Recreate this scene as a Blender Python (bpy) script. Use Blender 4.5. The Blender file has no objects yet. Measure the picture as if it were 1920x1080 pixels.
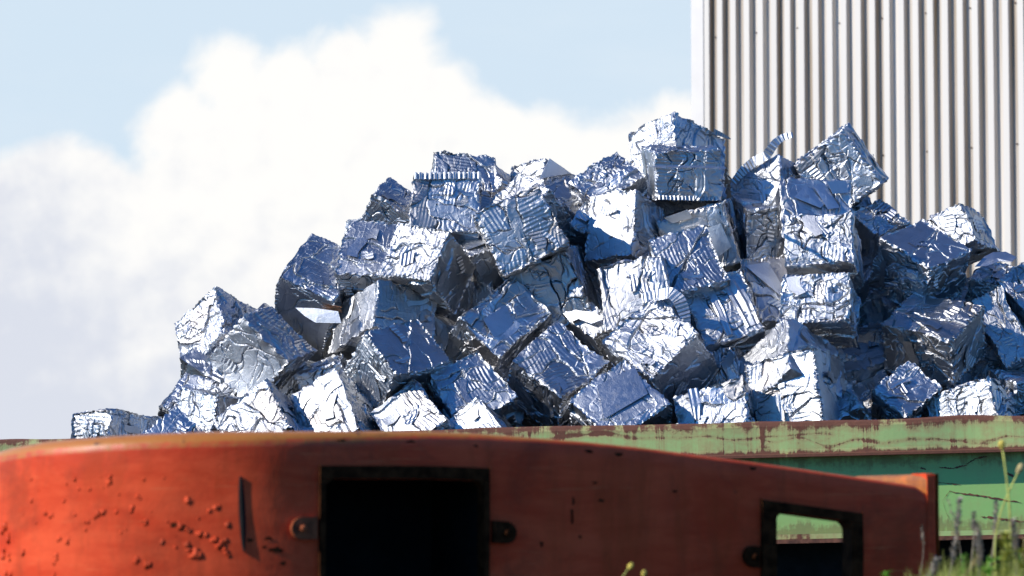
import bpy, math, random
import numpy as np
from mathutils import Vector, Matrix, Quaternion

scene = bpy.context.scene
COL = scene.collection

# ------------------------------------------------------------------ camera
F_PX = 6061.0                     # focal length in pixels of a 1920 wide frame
CAM_Z = 0.55
PITCH = math.atan((1010 - 540) / F_PX)
cam_data = bpy.data.cameras.new('camera')
cam_data.sensor_width = 36.0
cam_data.lens = 36.0 * F_PX / 1920.0
cam_data.clip_start = 0.1
cam_data.clip_end = 5000.0
cam_data.dof.use_dof = True
cam_data.dof.focus_distance = 19.2
cam_data.dof.aperture_fstop = 4.8
cam = bpy.data.objects.new('camera', cam_data)
COL.objects.link(cam)
cam.location = (0, 0, CAM_Z)
cam.rotation_euler = (math.pi / 2 + PITCH, 0, 0)
scene.camera = cam

def at(px, py, Y):
    """world point seen at photo pixel px, py (1920 wide) at distance Y"""
    cx, cy = (px - 960) / F_PX, (540 - py) / F_PX
    c, s = math.cos(PITCH), math.sin(PITCH)
    d = Vector((cx, c - cy * s, s + cy * c))
    return Vector((0, 0, CAM_Z)) + d * (Y / d.y)

# ------------------------------------------------------------------ light
scene.view_settings.view_transform = 'Standard'
scene.view_settings.look = 'None'
scene.view_settings.exposure = 0.0
scene.view_settings.gamma = 1.0
SUN = Vector((-0.82, -0.28, 0.50)).normalized()
SUN_EL = math.asin(SUN.z)
sun_data = bpy.data.lights.new('sun', 'SUN')
sun_data.energy = 5.0
sun_data.angle = math.radians(0.5)
sun_data.color = (1.0, 0.95, 0.88)
sun = bpy.data.objects.new('sun', sun_data)
COL.objects.link(sun)
sun.location = (-30, -10, 30)
sun.rotation_euler = SUN.to_track_quat('Z', 'Y').to_euler()

class Nodes:
    """small helper to write node graphs as expressions"""
    def __init__(self, tree):
        self.t = tree
        tree.nodes.clear()
    def n(self, kind, **kw):
        nd = self.t.nodes.new(kind)
        for k, v in kw.items():
            setattr(nd, k, v)
        return nd
    def put(self, sock, v):
        if isinstance(v, bpy.types.NodeSocket):
            self.t.links.new(v, sock)
        else:
            if sock.type == 'RGBA' and len(v) == 3:
                v = (*v, 1)
            sock.default_value = v
    def m(self, op, a, b=0.0, c=0.0, clamp=False):
        nd = self.n('ShaderNodeMath', operation=op, use_clamp=clamp)
        self.put(nd.inputs[0], a); self.put(nd.inputs[1], b); self.put(nd.inputs[2], c)
        return nd.outputs[0]
    def ss(self, x, lo, hi, to0=0.0, to1=1.0):
        nd = self.n('ShaderNodeMapRange', interpolation_type='SMOOTHSTEP')
        self.put(nd.inputs[0], x); self.put(nd.inputs[1], lo); self.put(nd.inputs[2], hi)
        self.put(nd.inputs[3], to0); self.put(nd.inputs[4], to1)
        return nd.outputs[0]
    def mix(self, f, a, b, blend='MIX'):
        nd = self.n('ShaderNodeMix', data_type='RGBA', blend_type=blend)
        self.put(nd.inputs[0], f); self.put(nd.inputs[6], a); self.put(nd.inputs[7], b)
        return nd.outputs[2]
    def noise(self, vec, scale, detail=4.0, rough=0.55, dist=0.0, out=0):
        nd = self.n('ShaderNodeTexNoise')
        self.put(nd.inputs['Vector'], vec)
        nd.inputs['Scale'].default_value = scale
        nd.inputs['Detail'].default_value = detail
        nd.inputs['Roughness'].default_value = rough
        nd.inputs['Distortion'].default_value = dist
        return nd.outputs[out]
    def comb(self, x, y, z):
        nd = self.n('ShaderNodeCombineXYZ')
        self.put(nd.inputs[0], x); self.put(nd.inputs[1], y); self.put(nd.inputs[2], z)
        return nd.outputs[0]
    def sep(self, v):
        nd = self.n('ShaderNodeSeparateXYZ'); self.put(nd.inputs[0], v)
        return nd.outputs
    def scale(self, v, s):
        nd = self.n('ShaderNodeMapping'); self.put(nd.inputs[0], v)
        nd.inputs['Scale'].default_value = s
        return nd.outputs[0]
    def bump(self, h, strength, dist):
        nd = self.n('ShaderNodeBump')
        self.put(nd.inputs['Height'], h)
        nd.inputs['Strength'].default_value = strength
        nd.inputs['Distance'].default_value = dist
        return nd.outputs[0]

def build_world():
    world = bpy.data.worlds.new('World')
    scene.world = world
    world.use_nodes = True
    g = Nodes(world.node_tree)
    sky = g.n('ShaderNodeTexSky', sky_type='NISHITA', sun_disc=False)
    sky.sun_elevation = SUN_EL
    sky.sun_rotation = math.atan2(SUN.x, SUN.y)
    sky.air_density = 1.0
    sky.dust_density = 0.2
    sky.ozone_density = 3.0
    bg = g.n('ShaderNodeBackground')
    deep = g.mix(1.0, sky.outputs[0], (0.25, 1.00, 1.95), 'MULTIPLY')      # deep, dry summer blue
    g.put(bg.inputs[0], deep); bg.inputs[1].default_value = SKY_STRENGTH
    tc = g.n('ShaderNodeTexCoord').outputs['Generated']
    x, y, z = g.sep(tc)
    az = g.m('ARCTAN2', x, y)
    el = g.m('ARCSINE', z)
    p = g.comb(az, el, 0.0)
    n1 = g.noise(p, 30.0, 9.0, 0.60, 0.3)
    n2 = g.noise(p, 9.0, 4.0, 0.5)
    # cumulus towers: directions (azimuth, elevation) and angular radii, in pixels / F_PX
    blobs = [(425, 150, 95), (335, 250, 105), (540, 190, 115), (650, 130, 100), (745, 110, 105), (820, 180, 85),
             (650, 300, 220), (450, 400, 230), (900, 290, 130), (1030, 300, 110), (1150, 320, 120),
             (1260, 290, 115), (1380, 330, 150), (130, 440, 175), (20, 440, 150), (250, 600, 300),
             (500, 650, 300), (800, 600, 320), (40, 760, 280), (1050, 560, 300), (1500, 600, 330), (-250, 650, 260), (1900, 700, 300), (2300, 620, 260)]
    fld = None
    for bx, by, br in blobs:
        a0, e0, r0 = (bx - 960) / F_PX, (1010 - by) / F_PX, br / F_PX
        dx = g.m('SUBTRACT', az, a0); dy = g.m('SUBTRACT', el, e0)
        d = g.m('SQRT', g.m('ADD', g.m('MULTIPLY', dx, dx), g.m('MULTIPLY', dy, dy)))
        f = g.m('SUBTRACT', 1.0, g.m('DIVIDE', d, r0))
        f = g.m('MULTIPLY', f, r0 * F_PX / 120.0)
        if fld is None:
            fld = f
        else:
            fld = g.m('SMOOTH_MAX', fld, f, 0.15)
    nz = g.m('ADD', g.m('MULTIPLY', g.m('SUBTRACT', n1, 0.5), 1.3), g.m('MULTIPLY', g.m('SUBTRACT', n2, 0.5), 0.6))
    body = g.m('ADD', fld, nz)
    mask = g.ss(body, -0.12, 0.36)
    front = g.ss(y, 0.0, 0.2)
    mask = g.m('MULTIPLY', mask, front)
    # thin high veil, so that the blue is not perfectly even
    veil = g.m('MULTIPLY', g.ss(g.noise(g.scale(p, (3, 9, 1)), 2.2, 6.0, 0.6), 0.45, 0.85), 0.22)
    mask = g.m('MAXIMUM', mask, g.m('MULTIPLY', veil, g.ss(el, 0.0, 0.1)))
    # grey lavender bases of the cloud, whiter tops
    shade = g.m('ADD', g.ss(el, 0.02, 0.13), g.m('MULTIPLY', g.m('SUBTRACT', g.noise(p, 14.0, 5.0, 0.55), 0.5), 1.1))
    left = g.ss(az, -0.155, -0.09)
    shade = g.m('ADD', shade, g.m('MULTIPLY', g.m('SUBTRACT', left, 0.7), 0.8))
    pu = g.n('ShaderNodeVectorMath', operation='ADD'); g.put(pu.inputs[0], p); pu.inputs[1].default_value = (-0.004, 0.005, 0)
    puff = g.m('SUBTRACT', g.noise(p, 38.0, 6.0, 0.5), g.noise(pu.outputs[0], 38.0, 6.0, 0.5))
    shade = g.m('ADD', shade, g.m('MULTIPLY', puff, 2.6))
    ccol = g.mix(g.ss(shade, -0.3, 1.15), (0.72, 0.755, 0.845), (1.01, 1.0, 0.98))
    cb = g.n('ShaderNodeBackground')
    g.put(cb.inputs[0], ccol); cb.inputs[1].default_value = CLOUD_STRENGTH
    # bright summer haze low over the horizon
    hz = g.n('ShaderNodeBackground'); hz.inputs[0].default_value = (0.69, 0.815, 0.915, 1); hz.inputs[1].default_value = 1.0
    m0 = g.n('ShaderNodeMixShader')
    g.put(m0.inputs[0], g.m('MULTIPLY', g.m('MULTIPLY', g.ss(el, 0.8, 0.15), g.ss(g.m('ADD', g.m('MULTIPLY', x, 0.30), g.m('MULTIPLY', y, 0.95)), 0.0, 0.7)), 0.95))
    g.t.links.new(bg.outputs[0], m0.inputs[1]); g.t.links.new(hz.outputs[0], m0.inputs[2])
    mx = g.n('ShaderNodeMixShader')
    g.put(mx.inputs[0], mask)
    g.t.links.new(m0.outputs[0], mx.inputs[1]); g.t.links.new(cb.outputs[0], mx.inputs[2])
    out = g.n('ShaderNodeOutputWorld')
    g.t.links.new(mx.outputs[0], out.inputs[0])

SKY_STRENGTH = 0.092
CLOUD_STRENGTH = 1.0
build_world()

# ------------------------------------------------------------------ materials
def material(name):
    m = bpy.data.materials.new(name)
    m.use_nodes = True
    g = Nodes(m.node_tree)
    b = g.n('ShaderNodeBsdfPrincipled')
    o = g.n('ShaderNodeOutputMaterial')
    g.t.links.new(b.outputs[0], o.inputs[0])
    return m, g, b

def mat_aluminium():
    m = bpy.data.materials.new('crushed_aluminium')
    m.use_nodes = True
    g = Nodes(m.node_tree)
    b = g.n('ShaderNodeBsdfAnisotropic', distribution='BECKMANN')
    o = g.n('ShaderNodeOutputMaterial')
    tc = g.n('ShaderNodeTexCoord').outputs['Object']
    inf = g.n('ShaderNodeObjectInfo').outputs['Random']
    off = g.n('ShaderNodeVectorMath', operation='ADD')
    g.put(off.inputs[0], tc)
    g.put(off.inputs[1], g.comb(g.m('MULTIPLY', inf, 37.0), g.m('MULTIPLY', inf, 91.0), 0.0))
    p = off.outputs[0]
    t = g.sep(g.n('ShaderNodeAttribute', attribute_name='tint').outputs['Color'])
    spots = g.ss(g.noise(p, 16.0, 5.0, 0.65), 0.52, 0.72)
    col = g.mix(t[0], (0.34, 0.35, 0.37), (0.66, 0.675, 0.69))
    col = g.mix(g.m('MULTIPLY', t[1], 0.7), col, (0.30, 0.245, 0.20))
    col = g.mix(g.m('MULTIPLY', spots, 0.45), col, (0.36, 0.345, 0.33))
    grime = g.ss(g.noise(p, 5.0, 6.0, 0.7, 0.8), 0.55, 0.75)
    col = g.mix(g.m('MULTIPLY', grime, 0.4), col, (0.22, 0.20, 0.18))
    # every bale has its own mix of clean and dulled metal
    own = g.n('ShaderNodeTexWhiteNoise', noise_dimensions='1D')
    g.put(own.inputs['W'], g.m('MULTIPLY', inf, 51.7))
    col = g.mix(g.m('MULTIPLY', own.outputs['Value'], 0.45), col, (0.36, 0.345, 0.33))
    g.put(b.inputs['Color'], col)
    r = g.m('ADD', g.m('MULTIPLY', t[2], 0.10), g.m('ADD', 0.43, g.m('MULTIPLY', g.noise(p, 30.0, 3.0), 0.12)))
    g.put(b.inputs['Roughness'], r)
    fine = g.noise(p, 130.0, 4.0, 0.65, 0.6)
    ridged = g.m('ABSOLUTE', g.m('SUBTRACT', g.noise(p, 34.0, 3.0, 0.6, 0.8), 0.5))
    h = g.m('ADD', g.m('MULTIPLY', fine, 0.5), g.m('MULTIPLY', g.ss(ridged, 0.0, 0.08), 0.8))
    g.put(b.inputs['Normal'], g.bump(h, 0.20, 0.003))
    d = g.n('ShaderNodeBsdfDiffuse')
    g.put(d.inputs['Color'], col)
    mx = g.n('ShaderNodeMixShader')
    mx.inputs[0].default_value = 0.07                 # thin white oxide
    g.t.links.new(b.outputs[0], mx.inputs[1]); g.t.links.new(d.outputs[0], mx.inputs[2])
    g.t.links.new(mx.outputs[0], o.inputs[0])
    return m

def mat_cladding():
    m, g, b = material('white_ribbed_cladding')
    tc = g.n('ShaderNodeTexCoord').outputs['Object']
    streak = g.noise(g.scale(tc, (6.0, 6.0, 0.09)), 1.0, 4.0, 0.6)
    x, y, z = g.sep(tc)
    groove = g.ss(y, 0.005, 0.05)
    dirt_and_shade = g.m('MULTIPLY', g.ss(streak, 0.30, 0.75), g.m('ADD', 0.10, g.m('MULTIPLY', groove, 0.85)))  # brown dirt streaks, made heavier in the grooves to paint in their shade
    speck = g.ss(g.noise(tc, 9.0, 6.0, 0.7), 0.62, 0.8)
    col = g.mix(dirt_and_shade, (0.70, 0.63, 0.53), (0.23, 0.15, 0.075))
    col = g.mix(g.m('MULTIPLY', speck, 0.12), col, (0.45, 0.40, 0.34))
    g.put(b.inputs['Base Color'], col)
    b.inputs['Roughness'].default_value = 0.5
    return m

def mat_plain(name, col, rough=0.6, metallic=0.0, var=0.25, scale=8.0, bump=0.0, spec=0.5):
    m, g, b = material(name)
    b.inputs['Specular IOR Level'].default_value = spec
    tc = g.n('ShaderNodeTexCoord').outputs['Object']
    n = g.noise(tc, scale, 5.0, 0.6)
    dark = tuple(c * (1 - var) for c in col); light = tuple(min(1, c * (1 + var)) for c in col)
    g.put(b.inputs['Base Color'], g.mix(g.ss(n, 0.3, 0.7), dark, light))
    b.inputs['Roughness'].default_value = rough
    b.inputs['Metallic'].default_value = metallic
    if bump:
        g.put(b.inputs['Normal'], g.bump(n, 0.6, bump))
    return m

def mat_green(name, rusty, base=(0.34, 0.50, 0.15), base2=(0.50, 0.57, 0.21)):
    """weathered green paint; rust runs down from the upper edge and creeps up from the lower one"""
    m, g, b = material(name)
    tc = g.n('ShaderNodeTexCoord').outputs['Object']
    uv = g.n('ShaderNodeAttribute', attribute_name='tint').outputs['Color']
    v = g.sep(uv)[0]                                   # 0 at the lower edge, 1 at the upper edge
    runs = g.noise(g.scale(tc, (11.0, 1.0, 0.9)), 1.0, 5.0, 0.65)
    runs2 = g.noise(g.scale(tc, (30.0, 1.0, 2.0)), 1.0, 4.0, 0.6)
    blot = g.noise(g.scale(tc, (1, 1, 1.6)), 5.0, 6.0, 0.65, 0.5)
    fine = g.noise(tc, 45.0, 4.0, 0.7)
    top = g.m('MULTIPLY', g.ss(v, 0.55, 1.0), 0.24)
    bot = g.m('MULTIPLY', g.ss(v, 0.30, 0.0), 0.34)
    e = g.m('ADD', g.m('ADD', g.m('MULTIPLY', runs, 0.50), g.m('MULTIPLY', runs2, 0.25)), g.m('MULTIPLY', g.m('ADD', blot, -0.14), 0.56))
    e = g.m('ADD', e, g.m('MULTIPLY', g.m('SUBTRACT', fine, 0.5), 0.25))
    e = g.m('ADD', e, g.m('ADD', top, bot))
    if rusty > 0:
        x = g.sep(tc)[0]
        for sc, of, md in ((1.1, 3.0, 0.62), (1.7, 11.0, 0.40)):
            wv = g.noise(g.comb(g.m('ADD', g.m('MULTIPLY', x, sc), of), 0.0, 0.0), 1.0, 2.0, 0.5)
            line = g.m('ABSOLUTE', g.m('SUBTRACT', v, g.m('ADD', md - 0.75, g.m('MULTIPLY', wv, 1.5))))
            gate = g.ss(g.noise(g.comb(g.m('ADD', g.m('MULTIPLY', x, 0.6), of * 3), 0.0, 0.0), 1.0, 2.0), 0.42, 0.52)
            e = g.m('ADD', e, g.m('MULTIPLY', g.m('MULTIPLY', g.ss(g.m('ADD', line, g.m('MULTIPLY', g.m('SUBTRACT', blot, 0.5), 0.34)), 0.10, 0.0), gate), 0.17))
        bars = g.ss(g.noise(g.scale(tc, (9.0, 0.2, 0.5)), 1.0, 4.0, 0.75), 0.54, 0.70)
        e = g.m('ADD', e, g.m('MULTIPLY', bars, 0.19))
    rust = g.m('MULTIPLY', g.ss(e, 0.70 - 0.015 * rusty, 0.84 - 0.03 * rusty), 1.0 if rusty > 0 else 0.5)
    stain = g.m('MULTIPLY', g.ss(e, 0.50, 0.74), 0.62 if rusty > 0 else 0.2)
    paint = g.mix(blot, base, base2)
    paint = g.mix(stain, paint, (0.42, 0.26, 0.10))
    rcol = g.mix(fine, (0.07, 0.022, 0.012), (0.24, 0.085, 0.04))
    g.put(b.inputs['Base Color'], g.mix(rust, paint, rcol))
    g.put(b.inputs['Roughness'], g.m('ADD', 0.42, g.m('MULTIPLY', rust, 0.4)))
    g.put(b.inputs['Normal'], g.bump(g.m('ADD', g.m('MULTIPLY', rust, 0.6), g.m('MULTIPLY', fine, 0.4)), 0.5, 0.004))
    return m

def mat_orange():
    m, g, b = material('weathered_orange_paint')
    tc = g.n('ShaderNodeTexCoord').outputs['Object']
    v = g.sep(g.n('ShaderNodeAttribute', attribute_name='tint').outputs['Color'])
    lip, rustv = v[0], v[1]
    n1 = g.noise(tc, 3.0, 5.0, 0.6)
    n2 = g.noise(g.scale(tc, (9, 9, 1.6)), 1.0, 5.0, 0.65)
    n3 = g.noise(tc, 26.0, 5.0, 0.7)
    col = g.mix(g.ss(g.noise(g.scale(tc, (2.5, 2.5, 9)), 1.0, 6.0, 0.7, 0.4), 0.32, 0.68), (0.60, 0.050, 0.014), (0.78, 0.096, 0.030))
    col = g.mix(g.m('MULTIPLY', g.ss(n2, 0.46, 0.72), 0.6), col, (0.44, 0.056, 0.013))
    grime = g.m('MULTIPLY', g.ss(g.noise(g.scale(tc, (4, 4, 2.2)), 1.0, 7.0, 0.72, 0.6), 0.46, 0.70), 0.5)
    col = g.mix(grime, col, (0.20, 0.040, 0.016))
    scr = g.ss(g.noise(g.scale(tc, (3, 3, 60)), 1.0, 4.0, 0.75), 0.62, 0.70)
    col = g.mix(g.m('MULTIPLY', scr, 0.35), col, (0.75, 0.20, 0.07))
    lipm = g.m('MULTIPLY', g.ss(g.m('ADD', lip, g.m('MULTIPLY', g.m('SUBTRACT', n3, 0.5), 0.7)), 0.35, 0.75), 0.85)
    col = g.mix(lipm, col, (0.48, 0.19, 0.028))
    dk = g.ss(g.m('ADD', g.m('MULTIPLY', n3, 0.6), g.m('ADD', g.m('MULTIPLY', n2, 0.35), g.m('MULTIPLY', lip, 0.07))), 0.60, 0.70)
    col = g.mix(g.m('MULTIPLY', dk, 0.8), col, (0.055, 0.022, 0.016))
    col = g.mix(g.m('MULTIPLY', rustv, g.ss(n3, 0.3, 0.6)), col, (0.16, 0.045, 0.02))
    g.put(b.inputs['Base Color'], col)
    g.put(b.inputs['Roughness'], g.m('SUBTRACT', g.m('ADD', 0.42, g.m('MULTIPLY', n3, 0.2)), g.m('MULTIPLY', lip, 0.16)))
    g.put(b.inputs['Specular IOR Level'], g.m('ADD', 0.07, g.m('MULTIPLY', lip, 0.45)))
    g.put(b.inputs['Normal'], g.bump(g.m('ADD', n3, g.m('MULTIPLY', n2, 0.5)), 0.25, 0.006))
    return m

M_ALU = mat_aluminium()
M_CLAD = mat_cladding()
M_FLASH = mat_plain('white_flashing', (0.72, 0.655, 0.57), 0.45, 0, 0.04, 2.0)
M_RIM = mat_green('rusty_green_rim_paint', 1.0)
M_WALL = mat_green('green_wall_paint', 0.0, (0.29, 0.52, 0.135), (0.33, 0.56, 0.16))
M_RUST = mat_plain('brown_rust', (0.16, 0.06, 0.03), 0.85, 0, 0.5, 30.0, 0.004)
M_BLACK = mat_plain('shade_black_steel', (0.012, 0.011, 0.010), 0.8, 0, 0.3, 12.0, 0.0, 0.1)  # near-black tone carries the shade inside the shell and under the skip
M_FRAME = mat_plain('dark_brown_frame_steel', (0.042, 0.014, 0.005), 0.85, 0, 0.6, 25.0, 0.003, 0.03)
M_ORANGE = mat_orange()
M_LUG = mat_plain('rusty_orange_lug', (0.22, 0.055, 0.018), 0.8, 0, 0.5, 40.0, 0.003, 0.2)
M_TUFT = mat_plain('orange_brown_wire', (0.30, 0.13, 0.05), 0.7, 0, 0.4, 60.0)
M_SOIL = mat_plain('dry_weedy_ground', (0.045, 0.044, 0.036), 0.95, 0, 0.5, 3.0, 0.03)
M_STALK = mat_plain('dry_grey_stalk', (0.30, 0.24, 0.16), 0.9, 0, 0.4, 60.0)
M_SPIKE = mat_plain('grey_lilac_seed_spike', (0.40, 0.34, 0.26), 0.95, 0, 0.45, 120.0)
M_LEAF = mat_plain('fresh_green_leaf', (0.19, 0.40, 0.04), 0.6, 0, 0.4, 20.0)
M_LEAFY = mat_plain('yellow_green_leaf', (0.44, 0.44, 0.085), 0.7, 0, 0.4, 20.0)
M_STRAW = mat_plain('straw_stem', (0.40, 0.31, 0.12), 0.8, 0, 0.3, 30.0)
M_BUD = mat_plain('yellow_bud', (0.55, 0.42, 0.06), 0.7, 0, 0.3, 60.0)

# ------------------------------------------------------------------ object helpers
def tag(o, label=None, cat=None, group=None, kind=None):
    if label: o['label'] = label
    if cat: o['category'] = cat
    if group: o['group'] = group
    if kind: o['kind'] = kind
    return o

def empty(name, loc, label, cat, group=None, rot=(0, 0, 0)):
    o = bpy.data.objects.new(name, None)
    o.empty_display_size = 0.1
    o.location = loc
    o.rotation_euler = rot
    COL.objects.link(o)
    return tag(o, label, cat, group)

def obj(name, mesh, mat=None, parent=None):
    if mat is not None:
        mesh.materials.append(mat)
    o = bpy.data.objects.new(name, mesh)
    COL.objects.link(o)
    if parent is not None:
        o.parent = parent
    return o

def world_child(name, mesh, mat, parent):
    """mesh built in world coordinates, hung under its thing without moving it"""
    o = obj(name, mesh, mat, parent)
    pm = Matrix.LocRotScale(parent.location, parent.rotation_quaternion if parent.rotation_mode == 'QUATERNION' else parent.rotation_euler, None)
    o.matrix_parent_inverse = pm.inverted()
    return o

def np_mesh(name, verts, quads, tint=None, smooth=False):
    me = bpy.data.meshes.new(name)
    nv, nq = len(verts), len(quads)
    me.vertices.add(nv)
    me.vertices.foreach_set('co', np.ascontiguousarray(verts, np.float32).ravel())
    me.loops.add(nq * 4)
    me.loops.foreach_set('vertex_index', np.ascontiguousarray(quads, np.int32).ravel())
    me.polygons.add(nq)
    me.polygons.foreach_set('loop_start', np.arange(0, nq * 4, 4, dtype=np.int32))
    me.polygons.foreach_set('use_smooth', np.full(nq, smooth, bool))
    if tint is not None:
        a = me.attributes.new('tint', 'FLOAT_COLOR', 'POINT')
        c = np.ones((nv, 4), np.float32); c[:, :3] = tint
        a.data.foreach_set('color', c.ravel())
    me.update(calc_edges=True)
    me.validate()
    return me

class MB:
    """collects faces of one mesh"""
    def __init__(self):
        self.v, self.f, self.t = [], [], []
    def add(self, vs, fs, tint=(0, 0, 0)):
        o = len(self.v)
        self.v += [tuple(p) for p in vs]
        self.t += [tint] * len(vs) if isinstance(tint, tuple) else list(tint)
        self.f += [tuple(i + o for i in f) for f in fs]
    def box(self, a, b, tint=None):
        x0, y0, z0 = a; x1, y1, z1 = b
        vs = [(x, y, z) for z in (z0, z1) for y in (y0, y1) for x in (x0, x1)]
        t = [(0.0, 0, 0)] * 4 + [(1.0, 0, 0)] * 4 if tint is None else tint
        self.add(vs, [(0, 2, 3, 1), (4, 5, 7, 6), (0, 1, 5, 4), (2, 6, 7, 3), (0, 4, 6, 2), (1, 3, 7, 5)], t)
    def grid(self, P, tint=(0, 0, 0)):
        nr, nc = len(P), len(P[0])
        self.add([p for r in P for p in r], [(i * nc + j, i * nc + j + 1, (i + 1) * nc + j + 1, (i + 1) * nc + j)
                 for i in range(nr - 1) for j in range(nc - 1)], tint)
    def tube(self, pts, rad, n=6, cap=True):
        pts = [Vector(p) for p in pts]
        rings = []
        for i, p in enumerate(pts):
            t = (pts[min(i + 1, len(pts) - 1)] - pts[max(i - 1, 0)]).normalized()
            a = t.orthogonal().normalized(); b = t.cross(a)
            r = rad[i] if isinstance(rad, (list, tuple)) else rad
            rings.append([p + (a * math.cos(k * 2 * math.pi / n) + b * math.sin(k * 2 * math.pi / n)) * r for k in range(n)])
        vs = [q for r in rings for q in r]
        fs = [(i * n + k, i * n + (k + 1) % n, (i + 1) * n + (k + 1) % n, (i + 1) * n + k) for i in range(len(rings) - 1) for k in range(n)]
        if cap:
            fs += [tuple(range(n))[::-1], tuple((len(rings) - 1) * n + k for k in range(n))]
        self.add(vs, fs)
    def mesh(self, name, smooth=False):
        me = bpy.data.meshes.new(name)
        me.from_pydata(self.v, [], self.f)
        a = me.attributes.new('tint', 'FLOAT_COLOR', 'POINT')
        a.data.foreach_set('color', np.array([(*t, 1.0) for t in self.t], np.float32).ravel())
        if smooth:
            me.polygons.foreach_set('use_smooth', np.full(len(me.polygons), True, bool))
        me.update()
        return me

# ------------------------------------------------------------------ ground
gm = MB()
gm.grid([[(x, y, 0.0) for x in np.linspace(-600, 600, 25)] for y in np.linspace(-100, 2500, 27)])
tag(obj('ground', gm.mesh('ground'), M_SOIL), kind='structure')

# ------------------------------------------------------------------ warehouse
def build_warehouse():
    th = math.radians(38)
    P0 = at(1300, 540, 46.0)
    root = empty('warehouse', (P0.x, P0.y, 0), 'tall white building clad in vertical ribbed metal sheets behind the heap', 'building', rot=(0, 0, -th))
    # local x runs along the facade (to the right and nearer), local y goes into the building
    L, H, D, pitch, depth = 15.0, 17.0, 20.0, 0.231, 0.078
    prof = []
    x = 0.20
    rng = random.Random(4)
    while x < L:
        d = depth * rng.uniform(0.92, 1.12)
        p = pitch * rng.uniform(0.985, 1.015)
        prof += [(x, 0.0), (x + 0.40 * p, 0.0), (x + 0.46 * p, d), (x + 0.93 * p, d)]
        x += p
    wall = MB()
    zs = [0, H]
    wall.grid([[(a, b, z) for a, b in prof] for z in zs])
    xe = prof[-1][0]
    wall.grid([[(xe, prof[-1][1], z), (xe, D, z), (0.0, D, z), (0.0, 0.06, z)] for z in zs])
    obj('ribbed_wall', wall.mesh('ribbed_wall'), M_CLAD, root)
    fl = MB()
    fl.box((-0.004, -0.012, 0), (0.199, 0.0, H))
    fl.box((-0.012, -0.012, 0), (-0.004, 0.22, H))
    obj('corner_flashing', fl.mesh('corner_flashing'), M_FLASH, root)
    rf = MB()
    rf.box((-0.1, -0.1, H), (xe + 0.1, D + 0.1, H + 0.25))
    obj('roof_edge', rf.mesh('roof_edge'), M_FLASH, root)
    sc = MB()
    for k in range(int(L / pitch / 3)):
        for z in (2.0, 3.9, 5.8, 7.7, 9.6, 11.5, 13.4):
            px = 0.2 + (3 * k + 0.7) * pitch
            sc.tube([(px, depth - 0.004, z), (px, depth - 0.014, z)], 0.012, 6)
    obj('cladding_screws', sc.mesh('cladding_screws'), M_FRAME, root)['kind'] = 'stuff'
build_warehouse()

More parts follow.
